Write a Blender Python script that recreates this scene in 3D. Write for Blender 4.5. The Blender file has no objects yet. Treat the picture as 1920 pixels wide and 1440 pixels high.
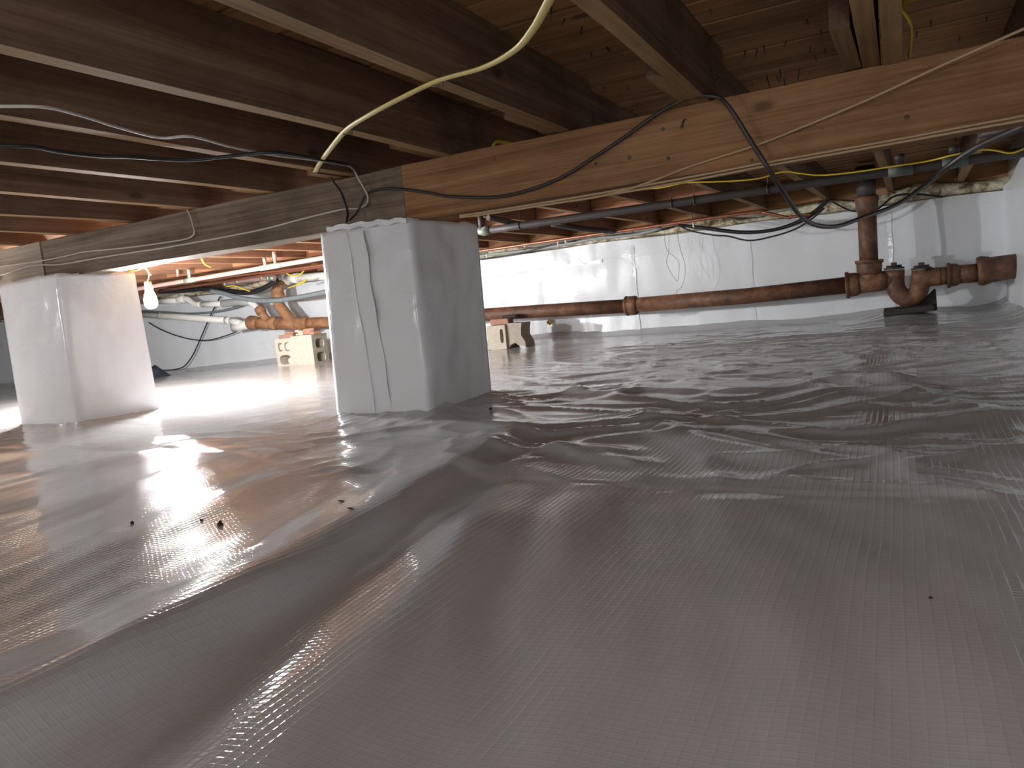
import bpy, bmesh, math, random
import numpy as np
from mathutils import Vector, Matrix
random.seed(7)
S = bpy.context.scene
COL = S.collection

# ---------------------------------------------------------------- camera, world, lamps, exposure
F_PX = 1411.4
YAW, PITCH, ROLL = 0.48123, -0.107826, -0.099094
cam_d = bpy.data.cameras.new('camera'); cam = bpy.data.objects.new('camera', cam_d); COL.objects.link(cam)
cam_d.sensor_fit = 'HORIZONTAL'; cam_d.sensor_width = 36.0; cam_d.lens = 36.0 * F_PX / 1920.0
cam_d.clip_start = 0.02; cam_d.clip_end = 60
_cy, _sy, _cp, _sp = math.cos(YAW), math.sin(YAW), math.cos(PITCH), math.sin(PITCH)
_fwd = Vector((-_sy*_cp, _cy*_cp, _sp)); _rt = Vector((_cy, _sy, 0)); _up = _rt.cross(_fwd)
_c, _s = math.cos(ROLL), math.sin(ROLL)
CR, CU = _c*_rt + _s*_up, -_s*_rt + _c*_up
cam.matrix_world = Matrix(((CR.x, CU.x, -_fwd.x, 0), (CR.y, CU.y, -_fwd.y, 0), (CR.z, CU.z, -_fwd.z, 0), (0, 0, 0, 1)))
S.camera = cam

w = bpy.data.worlds.new('world'); S.world = w; w.use_nodes = True
w.node_tree.nodes['Background'].inputs[0].default_value = (0.5, 0.55, 0.6, 1)
w.node_tree.nodes['Background'].inputs[1].default_value = 0.0
S.view_settings.view_transform = 'Standard'; S.view_settings.look = 'None'
S.view_settings.exposure = 1.80; S.view_settings.gamma = 1.0; S.view_settings.use_curve_mapping = False

BULB = (-3.383, 2.61, 0.200)
BULB_EMIT = 500.0
def lamp(name, loc, power, size, col=(0.97, 0.985, 1.0)):
    d = bpy.data.lights.new(name, 'POINT'); d.energy = power; d.shadow_soft_size = size; d.color = (.95, .98, 1.0) if 'rear' in name else col
    o = bpy.data.objects.new(name, d); o.location = loc; COL.objects.link(o); return o
# the string of work lamps goes on behind the left pier, out of frame to the left; the rear two are fill added behind the camera
lamp('work_lamp_behind_left_pier', (-4.45, 2.9, 0.2), 78, 0.035)
lamp('work_lamp_left', (-4.9, 0.45, 0.25), 15, 0.05)
lamp('fill_light_rear', (0.15, -1.3, 0.2), 12, 0.10)
lamp('fill_light_rear_left', (-2.3, -1.6, 0.2), 10, 0.10)

# ---------------------------------------------------------------- helpers
def at(px, py, **k):
    """point of the crawl space seen at a pixel, on the plane x=, y= or z="""
    d = ((px-960)/F_PX)*CR - ((py-720)/F_PX)*CU + _fwd
    if 'y' in k: return d*(k['y']/d.y)
    if 'z' in k: return d*(k['z']/d.z)
    return d*(k['x']/d.x)

class MB:
    def __init__(s): s.v = []; s.f = []; s.sm = []
    def add(s, vs, fs, smooth=False):
        n = len(s.v); s.v += [tuple(v) for v in vs]
        for f in fs: s.f.append(tuple(i+n for i in f)); s.sm.append(smooth)
        return s
    def box(s, x0, x1, y0, y1, z0, z1):
        s.add([(x, y, z) for z in (z0, z1) for y in (y0, y1) for x in (x0, x1)],
              [(0, 2, 3, 1), (4, 5, 7, 6), (0, 1, 5, 4), (2, 6, 7, 3), (0, 4, 6, 2), (1, 3, 7, 5)]); return s
    def hexa(s, b, t):
        """bottom 4 and top 4 points, counter-clockwise seen from above"""
        s.add(list(b)+list(t), [(3, 2, 1, 0), (4, 5, 6, 7), (0, 1, 5, 4), (1, 2, 6, 5), (2, 3, 7, 6), (3, 0, 4, 7)]); return s
    def tube(s, pts, r, n=10, flat=1.0, cap=True, upv=None):
        pts = [Vector(p) for p in pts]; m = len(pts)
        rs = r if hasattr(r, '__len__') else [r]*m
        vs = []; prev = None
        for i, p in enumerate(pts):
            a = pts[max(0, i-1)]; b = pts[min(m-1, i+1)]
            t = (b-a)
            if t.length < 1e-9: t = Vector((0, 0, 1))
            t.normalize()
            if prev is None:
                u = Vector(upv) if upv else Vector((0, 0, 1))
                if abs(t.dot(u)) > .95: u = Vector((0, 1, 0))
            else: u = prev
            u = (u - t*t.dot(u))
            if u.length < 1e-6: u = t.orthogonal()
            u.normalize(); prev = u
            if upv:
                q = Vector(upv); q = q - t*t.dot(q)
                if q.length > .2: u = q.normalized()
            wv = t.cross(u)
            for k in range(n):
                an = 2*math.pi*k/n
                vs.append(p + wv*(math.cos(an)*rs[i]) + u*(math.sin(an)*rs[i]*flat))
        fs = [(i*n+k, i*n+(k+1) % n, (i+1)*n+(k+1) % n, (i+1)*n+k) for i in range(m-1) for k in range(n)]
        s.add(vs, fs, True)
        if cap:
            o = len(s.v)-m*n
            s.f.append(tuple(o+k for k in range(n))[::-1]); s.sm.append(False)
            s.f.append(tuple(o+(m-1)*n+k for k in range(n))); s.sm.append(False)
        return s
    def sphere(s, c, r, n=12, m=8, sc=(1, 1, 1), jit=0):
        vs = []; c = Vector(c)
        for j in range(m+1):
            for k in range(n):
                th = math.pi*j/m; ph = 2*math.pi*k/n
                q = 1+random.uniform(-jit, jit)
                vs.append(c+Vector((r*sc[0]*q*math.sin(th)*math.cos(ph), r*sc[1]*q*math.sin(th)*math.sin(ph), r*sc[2]*q*math.cos(th))))
        fs = [(j*n+k, (j+1)*n+k, (j+1)*n+(k+1) % n, j*n+(k+1) % n) for j in range(m) for k in range(n)]
        s.add(vs, fs, True); return s
    def build(s, name, m, parent=None, bevel=0, loc=None):
        me = bpy.data.meshes.new(name)
        v = s.v
        if loc is not None: v = [(a-loc[0], b-loc[1], c-loc[2]) for a, b, c in v]
        me.from_pydata(v, [], s.f)
        me.polygons.foreach_set('use_smooth', s.sm)
        bm = bmesh.new(); bm.from_mesh(me); bmesh.ops.recalc_face_normals(bm, faces=bm.faces)
        if bevel:
            bmesh.ops.bevel(bm, geom=[e for e in bm.edges], offset=bevel, segments=1, affect='EDGES')
        bm.to_mesh(me); bm.free()
        me.materials.append(m); me.update()
        o = bpy.data.objects.new(name, me); COL.objects.link(o)
        if loc is not None: o.location = loc
        if parent: o.parent = parent
        return o

def empty(name, loc=(0, 0, 0)):
    o = bpy.data.objects.new(name, None); o.empty_display_size = .05; o.location = loc; COL.objects.link(o); return o
def tag(o, label=None, cat=None, group=None, kind=None):
    if label: o['label'] = label
    if cat: o['category'] = cat
    if group: o['group'] = group
    if kind: o['kind'] = kind
    return o
def under(o, parent):
    o.parent = parent; o.matrix_parent_inverse = Matrix.Translation(-Vector(parent.location)); return o

def spline(pts, n=8):
    """Catmull-Rom through the points (tuples of any length)"""
    P = [np.array(p, float) for p in pts]; out = []
    P = [2*P[0]-P[1]] + P + [2*P[-1]-P[-2]]
    for i in range(1, len(P)-2):
        for k in range(n):
            t = k/n; a, b, c, d = P[i-1:i+3]
            out.append(.5*((2*b)+(c-a)*t+(2*a-5*b+4*c-d)*t*t+(3*b-a-3*c+d)*t**3))
    out.append(P[-2]); return [tuple(q) for q in out]

def cable(name, pts, r, m, label, cat='cable', group=None, n=8, flat=1.0, step=6, upv=None, radii=None):
    q = spline([tuple(p) for p in pts], step)
    rr = r
    if radii: rr = [a[0] for a in spline([(x,) for x in radii], step)]
    c = q[len(q)//2]
    o = MB().tube(q, rr, n, flat, upv=upv).build(name, m, loc=c)
    return tag(o, label, cat, group)

# ---------------------------------------------------------------- materials
def newmat(name):
    m = bpy.data.materials.new(name); m.use_nodes = True
    nt = m.node_tree; b = nt.nodes['Principled BSDF']; return m, nt, b
def N(nt, t, **k):
    n = nt.nodes.new(t)
    for a, b in k.items(): setattr(n, a, b)
    return n
def L(nt, a, b): nt.links.new(a, b)
def ramp(nt, fac, stops):
    r = N(nt, 'ShaderNodeValToRGB'); e = r.color_ramp.elements
    while len(e) < len(stops): e.new(.5)
    for i, (p, c) in enumerate(stops): e[i].position = p; e[i].color = (*c, 1)
    L(nt, fac, r.inputs[0]); return r
def mth(nt, op, a, b=None, c=None):
    n = N(nt, 'ShaderNodeMath', operation=op)
    for i, x in enumerate((a, b, c)):
        if x is None: continue
        if hasattr(x, 'links'): L(nt, x, n.inputs[i])
        else: n.inputs[i].default_value = x
    return n.outputs[0]
def coords(nt, scale=(1, 1, 1), rand=0.0, rot=(0, 0, 0)):
    t = N(nt, 'ShaderNodeTexCoord'); mp = N(nt, 'ShaderNodeMapping')
    mp.inputs['Scale'].default_value = scale; mp.inputs['Rotation'].default_value = rot
    if rand:
        oi = N(nt, 'ShaderNodeObjectInfo')
        vm = N(nt, 'ShaderNodeVectorMath', operation='MULTIPLY_ADD')
        cb = N(nt, 'ShaderNodeCombineXYZ')
        L(nt, oi.outputs['Random'], cb.inputs[0]); L(nt, oi.outputs['Random'], cb.inputs[1]); L(nt, oi.outputs['Random'], cb.inputs[2])
        L(nt, cb.outputs[0], vm.inputs[0]); vm.inputs[1].default_value = (rand, rand*.7, rand*1.3)
        L(nt, t.outputs['Object'], vm.inputs[2]); L(nt, vm.outputs[0], mp.inputs[0])
    else: L(nt, t.outputs['Object'], mp.inputs[0])
    return mp.outputs[0]
def noise(nt, v, scale, detail=3, rough=.55, dist=0):
    n = N(nt, 'ShaderNodeTexNoise'); n.inputs['Scale'].default_value = scale; n.inputs['Detail'].default_value = detail
    n.inputs['Roughness'].default_value = rough; n.inputs['Distortion'].default_value = dist
    L(nt, v, n.inputs['Vector']); return n.outputs[0]
def mixc(nt, f, a, b, mode='MIX'):
    n = N(nt, 'ShaderNodeMix', data_type='RGBA', blend_type=mode)
    if hasattr(f, 'links'): L(nt, f, n.inputs[0])
    else: n.inputs[0].default_value = f
    for x, i in ((a, 6), (b, 7)):
        if hasattr(x, 'links'): L(nt, x, n.inputs[i])
        else: n.inputs[i].default_value = (*x, 1)
    return n.outputs[2]
def bump(nt, h, dist, b, strength=1.0, prev=None):
    n = N(nt, 'ShaderNodeBump'); n.inputs['Distance'].default_value = dist; n.inputs['Strength'].default_value = strength
    L(nt, h, n.inputs['Height'])
    if prev: L(nt, prev, n.inputs['Normal'])
    if b: L(nt, n.outputs[0], b.inputs['Normal'])
    return n.outputs[0]

def wood(name, axis, dark, mid, light, rough=.75, stain=.5, grain=1.0, knots=True):
    m, nt, b = newmat(name)
    def sv(across, along, rnd): 
        q_ = [across]*3; q_[axis] = along; return coords(nt, tuple(q_), rnd)
    wide = noise(nt, sv(11.0, .5, 5.0), 1.0, 3, .5, .8)            # broad early and late wood
    g1 = noise(nt, sv(85.0, 1.6, 7.0), 1.0, 4, .65, .5)            # growth lines
    g2 = noise(nt, sv(320.0, 9.0, 7.0), 1.0, 2, .6)                # fibres
    f = mth(nt, 'ADD', mth(nt, 'MULTIPLY', wide, .45), mth(nt, 'ADD', mth(nt, 'MULTIPLY', g1, .40*grain), mth(nt, 'MULTIPLY', g2, .15)))
    r = ramp(nt, f, [(.34, dark), (.5, mid), (.66, light)])
    st = noise(nt, coords(nt, (1, 1, 1), 9.0), 2.4, 5, .65)
    stm = ramp(nt, st, [(.48, (0, 0, 0)), (.70, (1, 1, 1))])
    c = mixc(nt, mth(nt, 'MULTIPLY', stm.outputs[0], stain), r.outputs[0], mixc(nt, .75, r.outputs[0], (.012, .010, .009)))
    if knots:
        scv = [7.0]*3; scv[axis] = 3.0
        vo = N(nt, 'ShaderNodeTexVoronoi'); L(nt, coords(nt, tuple(scv), 3.0), vo.inputs['Vector']); vo.inputs['Scale'].default_value = .8
        kn = ramp(nt, vo.outputs['Distance'], [(.05, (1, 1, 1)), (.11, (0, 0, 0))])
        c = mixc(nt, mth(nt, 'MULTIPLY', kn.outputs[0], .65), c, (.03, .018, .012))
    oi = N(nt, 'ShaderNodeObjectInfo')
    hs = N(nt, 'ShaderNodeHueSaturation'); L(nt, c, hs.inputs['Color'])
    L(nt, mth(nt, 'MULTIPLY_ADD', oi.outputs['Random'], .3, .85), hs.inputs['Value'])
    L(nt, hs.outputs[0], b.inputs['Base Color'])
    b.inputs['Roughness'].default_value = rough; b.inputs['Specular IOR Level'].default_value = .06
    bump(nt, f, .0018, b, .6)
    return m

W_JOIST = wood('joist_wood', 1, (.09, .052, .034), (.165, .10, .066), (.25, .16, .105), stain=.6)
W_JOIST_FAR = wood('far_joist_wood', 1, (.13, .062, .036), (.25, .125, .075), (.35, .19, .115), stain=.35)
W_NEW = wood('newer_joist_wood', 1, (.20, .11, .055), (.34, .20, .105), (.44, .28, .16), stain=.12)
W_EDGE_LIT = wood('bounce_lit_joist_edge_wood', 1, (.18, .10, .05), (.31, .19, .095), (.40, .26, .14), stain=.25, knots=False)  # joist wood made paler, floor bounce light painted into its colour
W_GIRD = wood('girder_wood', 0, (.13, .062, .028), (.26, .132, .062), (.37, .21, .105), stain=.38, grain=1.2)
W_GIRD_GREY = wood('weathered_girder_wood', 0, (.10, .072, .052), (.20, .15, .112), (.31, .245, .19), stain=.5, grain=1.2)
W_GIRD_PALE = wood('pale_girder_wood', 0, (.18, .145, .112), (.32, .27, .215), (.44, .38, .31), stain=.2)
W_PLANK = wood('subfloor_wood', 0, (.22, .105, .048), (.40, .21, .10), (.52, .30, .155), stain=.45)
W_BLOCK = wood('blocking_wood', 0, (.18, .075, .038), (.36, .165, .085), (.48, .25, .14), stain=.25)

def liner(name, sx, sy, ax, ay, base=(.80, .80, .80), rough=.17, grid=.00022, crinkle=.0, spec=.5, hyw=.6, fine_s=.45):
    """white reinforced poly: scrim lines raised by a fine bump, glossy"""
    m, nt, b = newmat(name)
    t = N(nt, 'ShaderNodeTexCoord'); sp = N(nt, 'ShaderNodeSeparateXYZ'); L(nt, t.outputs['Object'], sp.inputs[0])
    wob = noise(nt, t.outputs['Object'], 2.2, 2)
    def lines(o, s, ph):
        u = mth(nt, 'ADD', mth(nt, 'DIVIDE', o, s), mth(nt, 'MULTIPLY', wob, ph))
        fr = mth(nt, 'FRACT', u)
        tri = mth(nt, 'MULTIPLY', mth(nt, 'ABSOLUTE', mth(nt, 'SUBTRACT', fr, .5)), 2.0)
        return mth(nt, 'POWER', tri, 5.0)
    hx = lines(sp.outputs[ax], sx, 1.2); hy = lines(sp.outputs[ay], sy, 1.6)
    h = mth(nt, 'ADD', hx, mth(nt, 'MULTIPLY', hy, hyw))
    nb = bump(nt, h, grid, None, 1.0)
    fine = noise(nt, t.outputs['Object'], 38, 3)
    nb2 = bump(nt, fine, .0011, None, fine_s, nb)
    if crinkle:
        cr = noise(nt, t.outputs['Object'], 7, 3, .5, 1.2)
        nb2 = bump(nt, cr, crinkle, None, 1.0, nb2)
    L(nt, nb2, b.inputs['Normal'])
    big = noise(nt, t.outputs['Object'], 1.3, 3)
    c = mixc(nt, big, tuple(x*.93 for x in base), base)
    dirt = ramp(nt, noise(nt, t.outputs['Object'], 5.5, 6, .7), [(.62, (0, 0, 0)), (.8, (1, 1, 1))])
    c = mixc(nt, mth(nt, 'MULTIPLY', dirt.outputs[0], .12), c, (.42, .38, .34))
    L(nt, c, b.inputs['Base Color'])
    rg = mth(nt, 'MULTIPLY_ADD', noise(nt, t.outputs['Object'], 3.4, 3), .10, rough-.05)
    L(nt, rg, b.inputs['Roughness']); b.inputs['Specular IOR Level'].default_value = spec
    return m
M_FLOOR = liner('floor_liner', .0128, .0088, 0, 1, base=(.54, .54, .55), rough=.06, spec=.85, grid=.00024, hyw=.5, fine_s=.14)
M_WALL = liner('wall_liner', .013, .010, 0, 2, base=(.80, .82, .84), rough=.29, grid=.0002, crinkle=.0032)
M_WALLX = liner('side_wall_liner', .013, .010, 1, 2, base=(.78, .80, .82), rough=.3, grid=.0002, crinkle=.004)
M_PIER = liner('pier_liner', .013, .010, 0, 2, base=(.77, .775, .785), rough=.2, grid=.0001, crinkle=.004)
M_TAPE = liner('seam_tape', .05, .05, 0, 2, base=(.82, .84, .86), rough=.12, grid=.0001, crinkle=.004)

def plain(name, col, rough=.5, metal=0, var=.15, scale=20, bmp=.0, spec=.5):
    m, nt, b = newmat(name)
    v = coords(nt, (1, 1, 1), 3.0)
    n = noise(nt, v, scale, 4, .6)
    c = mixc(nt, n, tuple(x*(1-var) for x in col), tuple(min(1, x*(1+var)) for x in col))
    L(nt, c, b.inputs['Base Color']); b.inputs['Roughness'].default_value = rough; b.inputs['Metallic'].default_value = metal
    b.inputs['Specular IOR Level'].default_value = spec
    if bmp: bump(nt, n, bmp, b, 1.0)
    return m
def rusty(name, a, b_, c_, rough=.62):
    m, nt, b = newmat(name); v = coords(nt, (1, 1, 1), 4.0)
    n1 = noise(nt, v, 9, 6, .65, .4); n2 = noise(nt, v, 42, 4, .6)
    f = mth(nt, 'ADD', mth(nt, 'MULTIPLY', n1, .7), mth(nt, 'MULTIPLY', n2, .3))
    r = ramp(nt, f, [(.33, a), (.5, b_), (.68, c_)])
    fl = ramp(nt, noise(nt, v, 60, 3, .7), [(.70, (0, 0, 0)), (.76, (1, 1, 1))])
    L(nt, mixc(nt, mth(nt, 'MULTIPLY', fl.outputs[0], .5), r.outputs[0], (.42, .27, .13)), b.inputs['Base Color'])
    b.inputs['Roughness'].default_value = rough
    bump(nt, f, .004, b, .8); return m
M_IRON = rusty('rusted_cast_iron', (.045, .024, .017), (.135, .06, .031), (.27, .12, .055))
M_IRON_L = rusty('orange_cast_iron', (.16, .075, .04), (.34, .16, .075), (.50, .27, .13))
M_PVC = plain('white_pvc', (.82, .80, .74), .35, 0, .05, 8)
M_DARKPIPE = plain('dark_galvanised_pipe', (.06, .048, .046), .55, .15, .4, 14, .001)
M_COPPER = plain('copper_pipe', (.46, .175, .11), .36, .75, .25, 12)
M_COPPER_P = plain('dull_copper_pipe', (.50, .33, .28), .42, .4, .2, 12)
M_TEE_D = plain('green_stained_fitting', (.10, .12, .10), .6, .3, .5, 30)
M_TEE = plain('tarnished_fitting', (.32, .36, .29), .5, .5, .4, 30)
M_BLACK = plain('black_cable', (.018, .018, .02), .42, 0, .3, 30)
M_GREYC = plain('dark_grey_cable', (.036, .031, .028), .42, 0, .35, 25)
M_TANC = plain('tan_cable', (.50, .34, .19), .5, 0, .15, 30)
M_WHITEC = plain('white_cable', (.50, .45, .40), .65, 0, .12, 30)
M_YEL = plain('yellow_cable', (.68, .47, .035), .38, 0, .15, 12)
M_CREAM = plain('cream_flat_cable', (.70, .56, .20), .42, 0, .12, 8)
M_GHOSE = plain('grey_hose', (.19, .215, .22), .5, 0, .15, 15)
M_GREYV = plain('grey_sheathing', (.36, .37, .36), .45, 0, .25, 10)
M_STEEL = plain('nail_steel', (.10, .085, .075), .5, .6, .3, 40)
M_WIRE = plain('thin_wire', (.16, .13, .11), .5, .3, .2, 40)
M_CONC = plain('concrete', (.46, .415, .345), .92, 0, .22, 28, .006, .2)
M_CONCD = plain('weathered_concrete', (.34, .30, .25), .92, 0, .3, 28, .006, .2)
M_BRICK = plain('brick_red', (.36, .20, .145), .9, 0, .25, 25, .005, .2)
M_MORT = plain('pale_mortar', (.60, .54, .43), .95, 0, .2, 30, .006, .2)
M_SLATE = plain('dark_pad', (.045, .036, .03), .75, 0, .5, 40, .006, .3)
M_TARP = plain('dark_cloth', (.035, .05, .065), .75, 0, .3, 12)
M_DEBRIS = plain('dirt_crumb', (.03, .022, .016), .95, 0, .4, 90, .002)
M_LEAF = plain('amber_scrap', (.46, .25, .04), .6, 0, .4, 60)
M_INSUL = plain('tan_insulation', (.44, .36, .26), .95, 0, .3, 35, .01, .1)
m, nt, b = newmat('spray_foam')
v = coords(nt); n1 = noise(nt, v, 21, 5, .6); n2 = noise(nt, v, 4, 3, .5)
r = ramp(nt, mth(nt, 'ADD', mth(nt, 'MULTIPLY', n1, .55), mth(nt, 'MULTIPLY', n2, .45)), [(.40, (.13, .095, .05)), (.47, (.48, .40, .25)), (.56, (.76, .70, .52))])  # dark end paints shade into the hollows between foam lumps
L(nt, r.outputs[0], b.inputs['Base Color']); b.inputs['Roughness'].default_value = .8; bump(nt, n1, .012, b, 1.0)
M_FOAM = m
m, nt, b = newmat('lamp_glass'); b.inputs['Base Color'].default_value = (1, 1, 1, 1)
b.inputs['Emission Color'].default_value = (.97, .985, 1, 1); b.inputs['Emission Strength'].default_value = BULB_EMIT
M_BULB = m
M_LAMPB = plain('lamp_base_plastic', (.75, .74, .70), .4, 0, .05)

# ---------------------------------------------------------------- floor: a heightfield of draped liner
def perlin(x, y, seed=0):
    rs = np.random.RandomState(seed); perm = rs.permutation(512); perm = np.concatenate([perm, perm, perm])
    ang = rs.rand(512)*2*np.pi; gx, gy = np.cos(ang), np.sin(ang)
    xi = np.floor(x).astype(int); yi = np.floor(y).astype(int); xf = x-xi; yf = y-yi
    u = xf**3*(xf*(xf*6-15)+10); v_ = yf**3*(yf*(yf*6-15)+10)
    def g(ix, iy, dx, dy):
        h = perm[(perm[ix & 511]+(iy & 511)) & 511]; return gx[h]*dx+gy[h]*dy
    a = g(xi, yi, xf, yf); b_ = g(xi+1, yi, xf-1, yf); c = g(xi, yi+1, xf, yf-1); d = g(xi+1, yi+1, xf-1, yf-1)
    return ((a*(1-u)+b_*u)*(1-v_)+(c*(1-u)+d*u)*v_)*1.5
def sstep(a, b_, x):
    t = np.clip((x-a)/(b_-a), 0, 1); return t*t*(3-2*t)
def ridge(x, y, pts, h, wl, wr, taper=.12):
    """a fold along a polyline: wl = width on its left-hand side, wr on its right"""
    best = np.full(x.shape, 1e9); out = np.zeros(x.shape)
    pts = [np.array(p) for p in spline(pts, 5)]
    tot = sum(np.linalg.norm(pts[i+1]-pts[i]) for i in range(len(pts)-1)); acc = 0
    for i in range(len(pts)-1):
        a, b_ = pts[i], pts[i+1]; d = b_-a; l = np.linalg.norm(d)
        if l < 1e-9: continue
        t = np.clip(((x-a[0])*d[0]+(y-a[1])*d[1])/l/l, 0, 1)
        ex = x-(a[0]+t*d[0]); ey = y-(a[1]+t*d[1]); dist = np.hypot(ex, ey)
        side = d[0]*ey-d[1]*ex
        wd = np.where(side > 0, wl, wr); q = np.exp(-(dist/wd)**2)
        s_ = (acc+t*l)/tot; q = q*sstep(0, taper, s_)*sstep(0, taper, 1-s_)
        upd = dist < best; out = np.where(upd, h*q, out); best = np.minimum(best, dist); acc += l
    return out
PIERS = [(-1.872, -1.448, 2.175, 2.565), (-3.89, -3.36, 2.145, 2.52)]
def floor_z(x, y):
    x = np.asarray(x, float); y = np.asarray(y, float)
    z = np.full(x.shape, -.372)
    z = z-.085*sstep(-4.6, -9.5, x)*sstep(2.5, 5.5, y) - .006*sstep(3, 6, y)
    z = z + .012*perlin(x*.55+3, y*.55, 1)
    seam = 1.34+.055*sstep(-.3, -1.3, x)+.25*sstep(-1.2, -2.0, x)+.015*perlin(x*2.2, y*0+3.3, 5)
    near = sstep(.04, -.10, y-seam)
    # near sheet: long soft folds running away from the camera
    wx = x+.05*perlin(x*1.3, y*.9, 2)
    calm = 1-.62*sstep(-.98, -1.15, x)
    z = z + near*.0100*perlin(wx*3.1, y*.55+4, 3)*sstep(-3.2, -2.0, x)*calm
    z = z + near*.0095*perlin(wx*6.5+y*1.6, y*1.7, 4)*calm
    z = z + near*.0026*perlin(wx*15+y*4.0, y*5.0, 6)*calm
    z = z + ridge(x, y, [(-.785, .1), (-.795, .40), (-.815, .60), (-.815, .78), (-.83, .95), (-.875, 1.25), (-.90, 1.6), (-.94, 1.9)], .037, .15, .052, .08)
    z = z - ridge(x, y, [(-.60, .2), (-.67, .50), (-.725, .70), (-.79, .9), (-.80, 1.1)], .010, .05, .06, .2)
    z = z + ridge(x, y, [(-.42, .1), (-.50, .45), (-.58, .75), (-.66, 1.05), (-.68, 1.25)], .012, .08, .10, .2)
    z = z + ridge(x, y, [(-1.30, .2), (-1.36, .7), (-1.36, 1.2), (-1.33, 1.6)], .006, .10, .13, .2)
    z = z + ridge(x, y, [(-1.95, .3), (-1.85, .9), (-1.78, 1.4), (-1.7, 1.75)], .010, .12, .16, .2)
    z = z + ridge(x, y, [(-2.7, .6), (-2.55, 1.1), (-2.2, 1.6), (-2.0, 1.95)], .014, .10, .12, .2)
    z = z + ridge(x, y, [(-3.6, 1.2), (-3.0, 1.5), (-2.5, 1.78), (-2.05, 1.9)], .012, .08, .10, .2)
    z = z + ridge(x, y, [(.10, .3), (.06, .8), (.02, 1.2)], .008, .09, .09, .3)
    # far sheet: crumpled
    far = 1-near
    crump = sstep(-2.4, -1.2, x)*.75+.25
    qx = x+.16*perlin(x*1.9, y*1.9, 11); qy = y+.16*perlin(x*1.9+7, y*1.9, 12)
    r1 = 1-np.abs(perlin(qx*1.7, qy*3.0, 13)); r2 = 1-np.abs(perlin(qx*3.6, qy*6.0, 14)); r3 = 1-np.abs(perlin(qx*8, qy*13, 15))
    fade = 1-.45*sstep(3.4, 5.6, y)
    z = z + far*crump*fade*(.0105*(r1**6-.36)+.0062*(r2**5-.38)+.0013*(r3**3-.45))
    z = z + far*.0065*perlin(x*1.7, y*2.3, 16)
    # overlapped edge of the upper sheet and its curls
    z = z + .0035*sstep(-.004, .004, y-seam)
    z = z + .007*np.exp(-((y-seam-.06)/.035)**2)*np.clip(perlin(x*2.6, y*2+8, 21)+.15, 0, 1)
    # named folds of the far sheet
    z = z + ridge(x, y, [(-.74, 2.25), (-.60, 2.0), (-.46, 1.80), (-.25, 1.63), (-.04, 1.56)], .013, .05, .07, .15)
    z = z + ridge(x, y, [(-.98, 1.52), (-.84, 1.58), (-.67, 1.62), (-.50, 1.60)], .010, .04, .03, .25)
    z = z + ridge(x, y, [(-.80, 1.66), (-.62, 1.55), (-.42, 1.50)], .007, .03, .03, .25)
    z = z + ridge(x, y, [(-.12, 2.9), (.08, 2.3), (.22, 1.95)], .012, .05, .06, .2)
    z = z + ridge(x, y, [(-.5, 3.2), (-.2, 2.75), (.15, 2.55)], .010, .05, .06, .2)
    z = z + ridge(x, y, [(-1.2, 2.75), (-1.0, 2.60), (-.8, 2.62), (-.55, 2.5)], .012, .04, .05, .2)
    z = z + .050*np.exp(-(((x+.02)/.30)**2+((y-5.85)/.35)**2))
    z = z + .03*np.exp(-(((x+2.75)/.5)**2+((y-5.9)/.35)**2))
    # pleats gathered round the piers, and the sheet turned up against them and the walls
    for (x0, x1, y0, y1) in PIERS:
        dx = np.maximum(np.maximum(x0-x, x-x1), 0); dy = np.maximum(np.maximum(y0-y, y-y1), 0); dd = np.hypot(dx, dy)
        an = np.arctan2(y-(y0+y1)/2, x-(x0+x1)/2)
        pl = perlin(an*7.0+11, dd*2.5, 31)
        z = z + .018*np.exp(-dd/.045) + .009*np.abs(pl)*np.exp(-((dd-.05)/.13)**2)
        z = z + .006*np.abs(perlin(an*3.2, dd*5, 33))*np.exp(-((dd-.16)/.16)**2)
    z = z + .05*np.exp(-np.maximum(6.09-y, 0)/.05) + .05*np.exp(-np.maximum(.64-x, 0)/.05)
    return z
def zf(x, y): return float(floor_z(np.array([x]), np.array([y]))[0])
xs = np.concatenate([np.arange(-12.4, -5, .06), np.arange(-5, -2.4, .02), np.arange(-2.4, .655, .0115)]); xs[-1] = .655
ys = np.concatenate([np.arange(-2.4, .2, .05), np.arange(.2, 2.7, .0115), np.arange(2.7, 6.1, .021), [6.1]])
GX, GY = np.meshgrid(xs, ys); GZ = floor_z(GX, GY)
nx, ny = len(xs), len(ys)
me = bpy.data.meshes.new('floor')
co = np.stack([GX, GY, GZ], -1).reshape(-1, 3)
idx = np.arange(nx*ny).reshape(ny, nx)
q = np.stack([idx[:-1, :-1], idx[:-1, 1:], idx[1:, 1:], idx[1:, :-1]], -1).reshape(-1, 4)
me.vertices.add(len(co)); me.vertices.foreach_set('co', co.ravel())
me.loops.add(q.size); me.loops.foreach_set('vertex_index', q.ravel().astype(np.int32))
me.polygons.add(len(q)); me.polygons.foreach_set('loop_start', (np.arange(len(q))*4).astype(np.int32))
me.polygons.foreach_set('loop_total', np.full(len(q), 4, np.int32)); me.polygons.foreach_set('use_smooth', np.ones(len(q), bool))
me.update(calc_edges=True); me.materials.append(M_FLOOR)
fl = bpy.data.objects.new('floor', me); COL.objects.link(fl); tag(fl, kind='structure')

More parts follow.
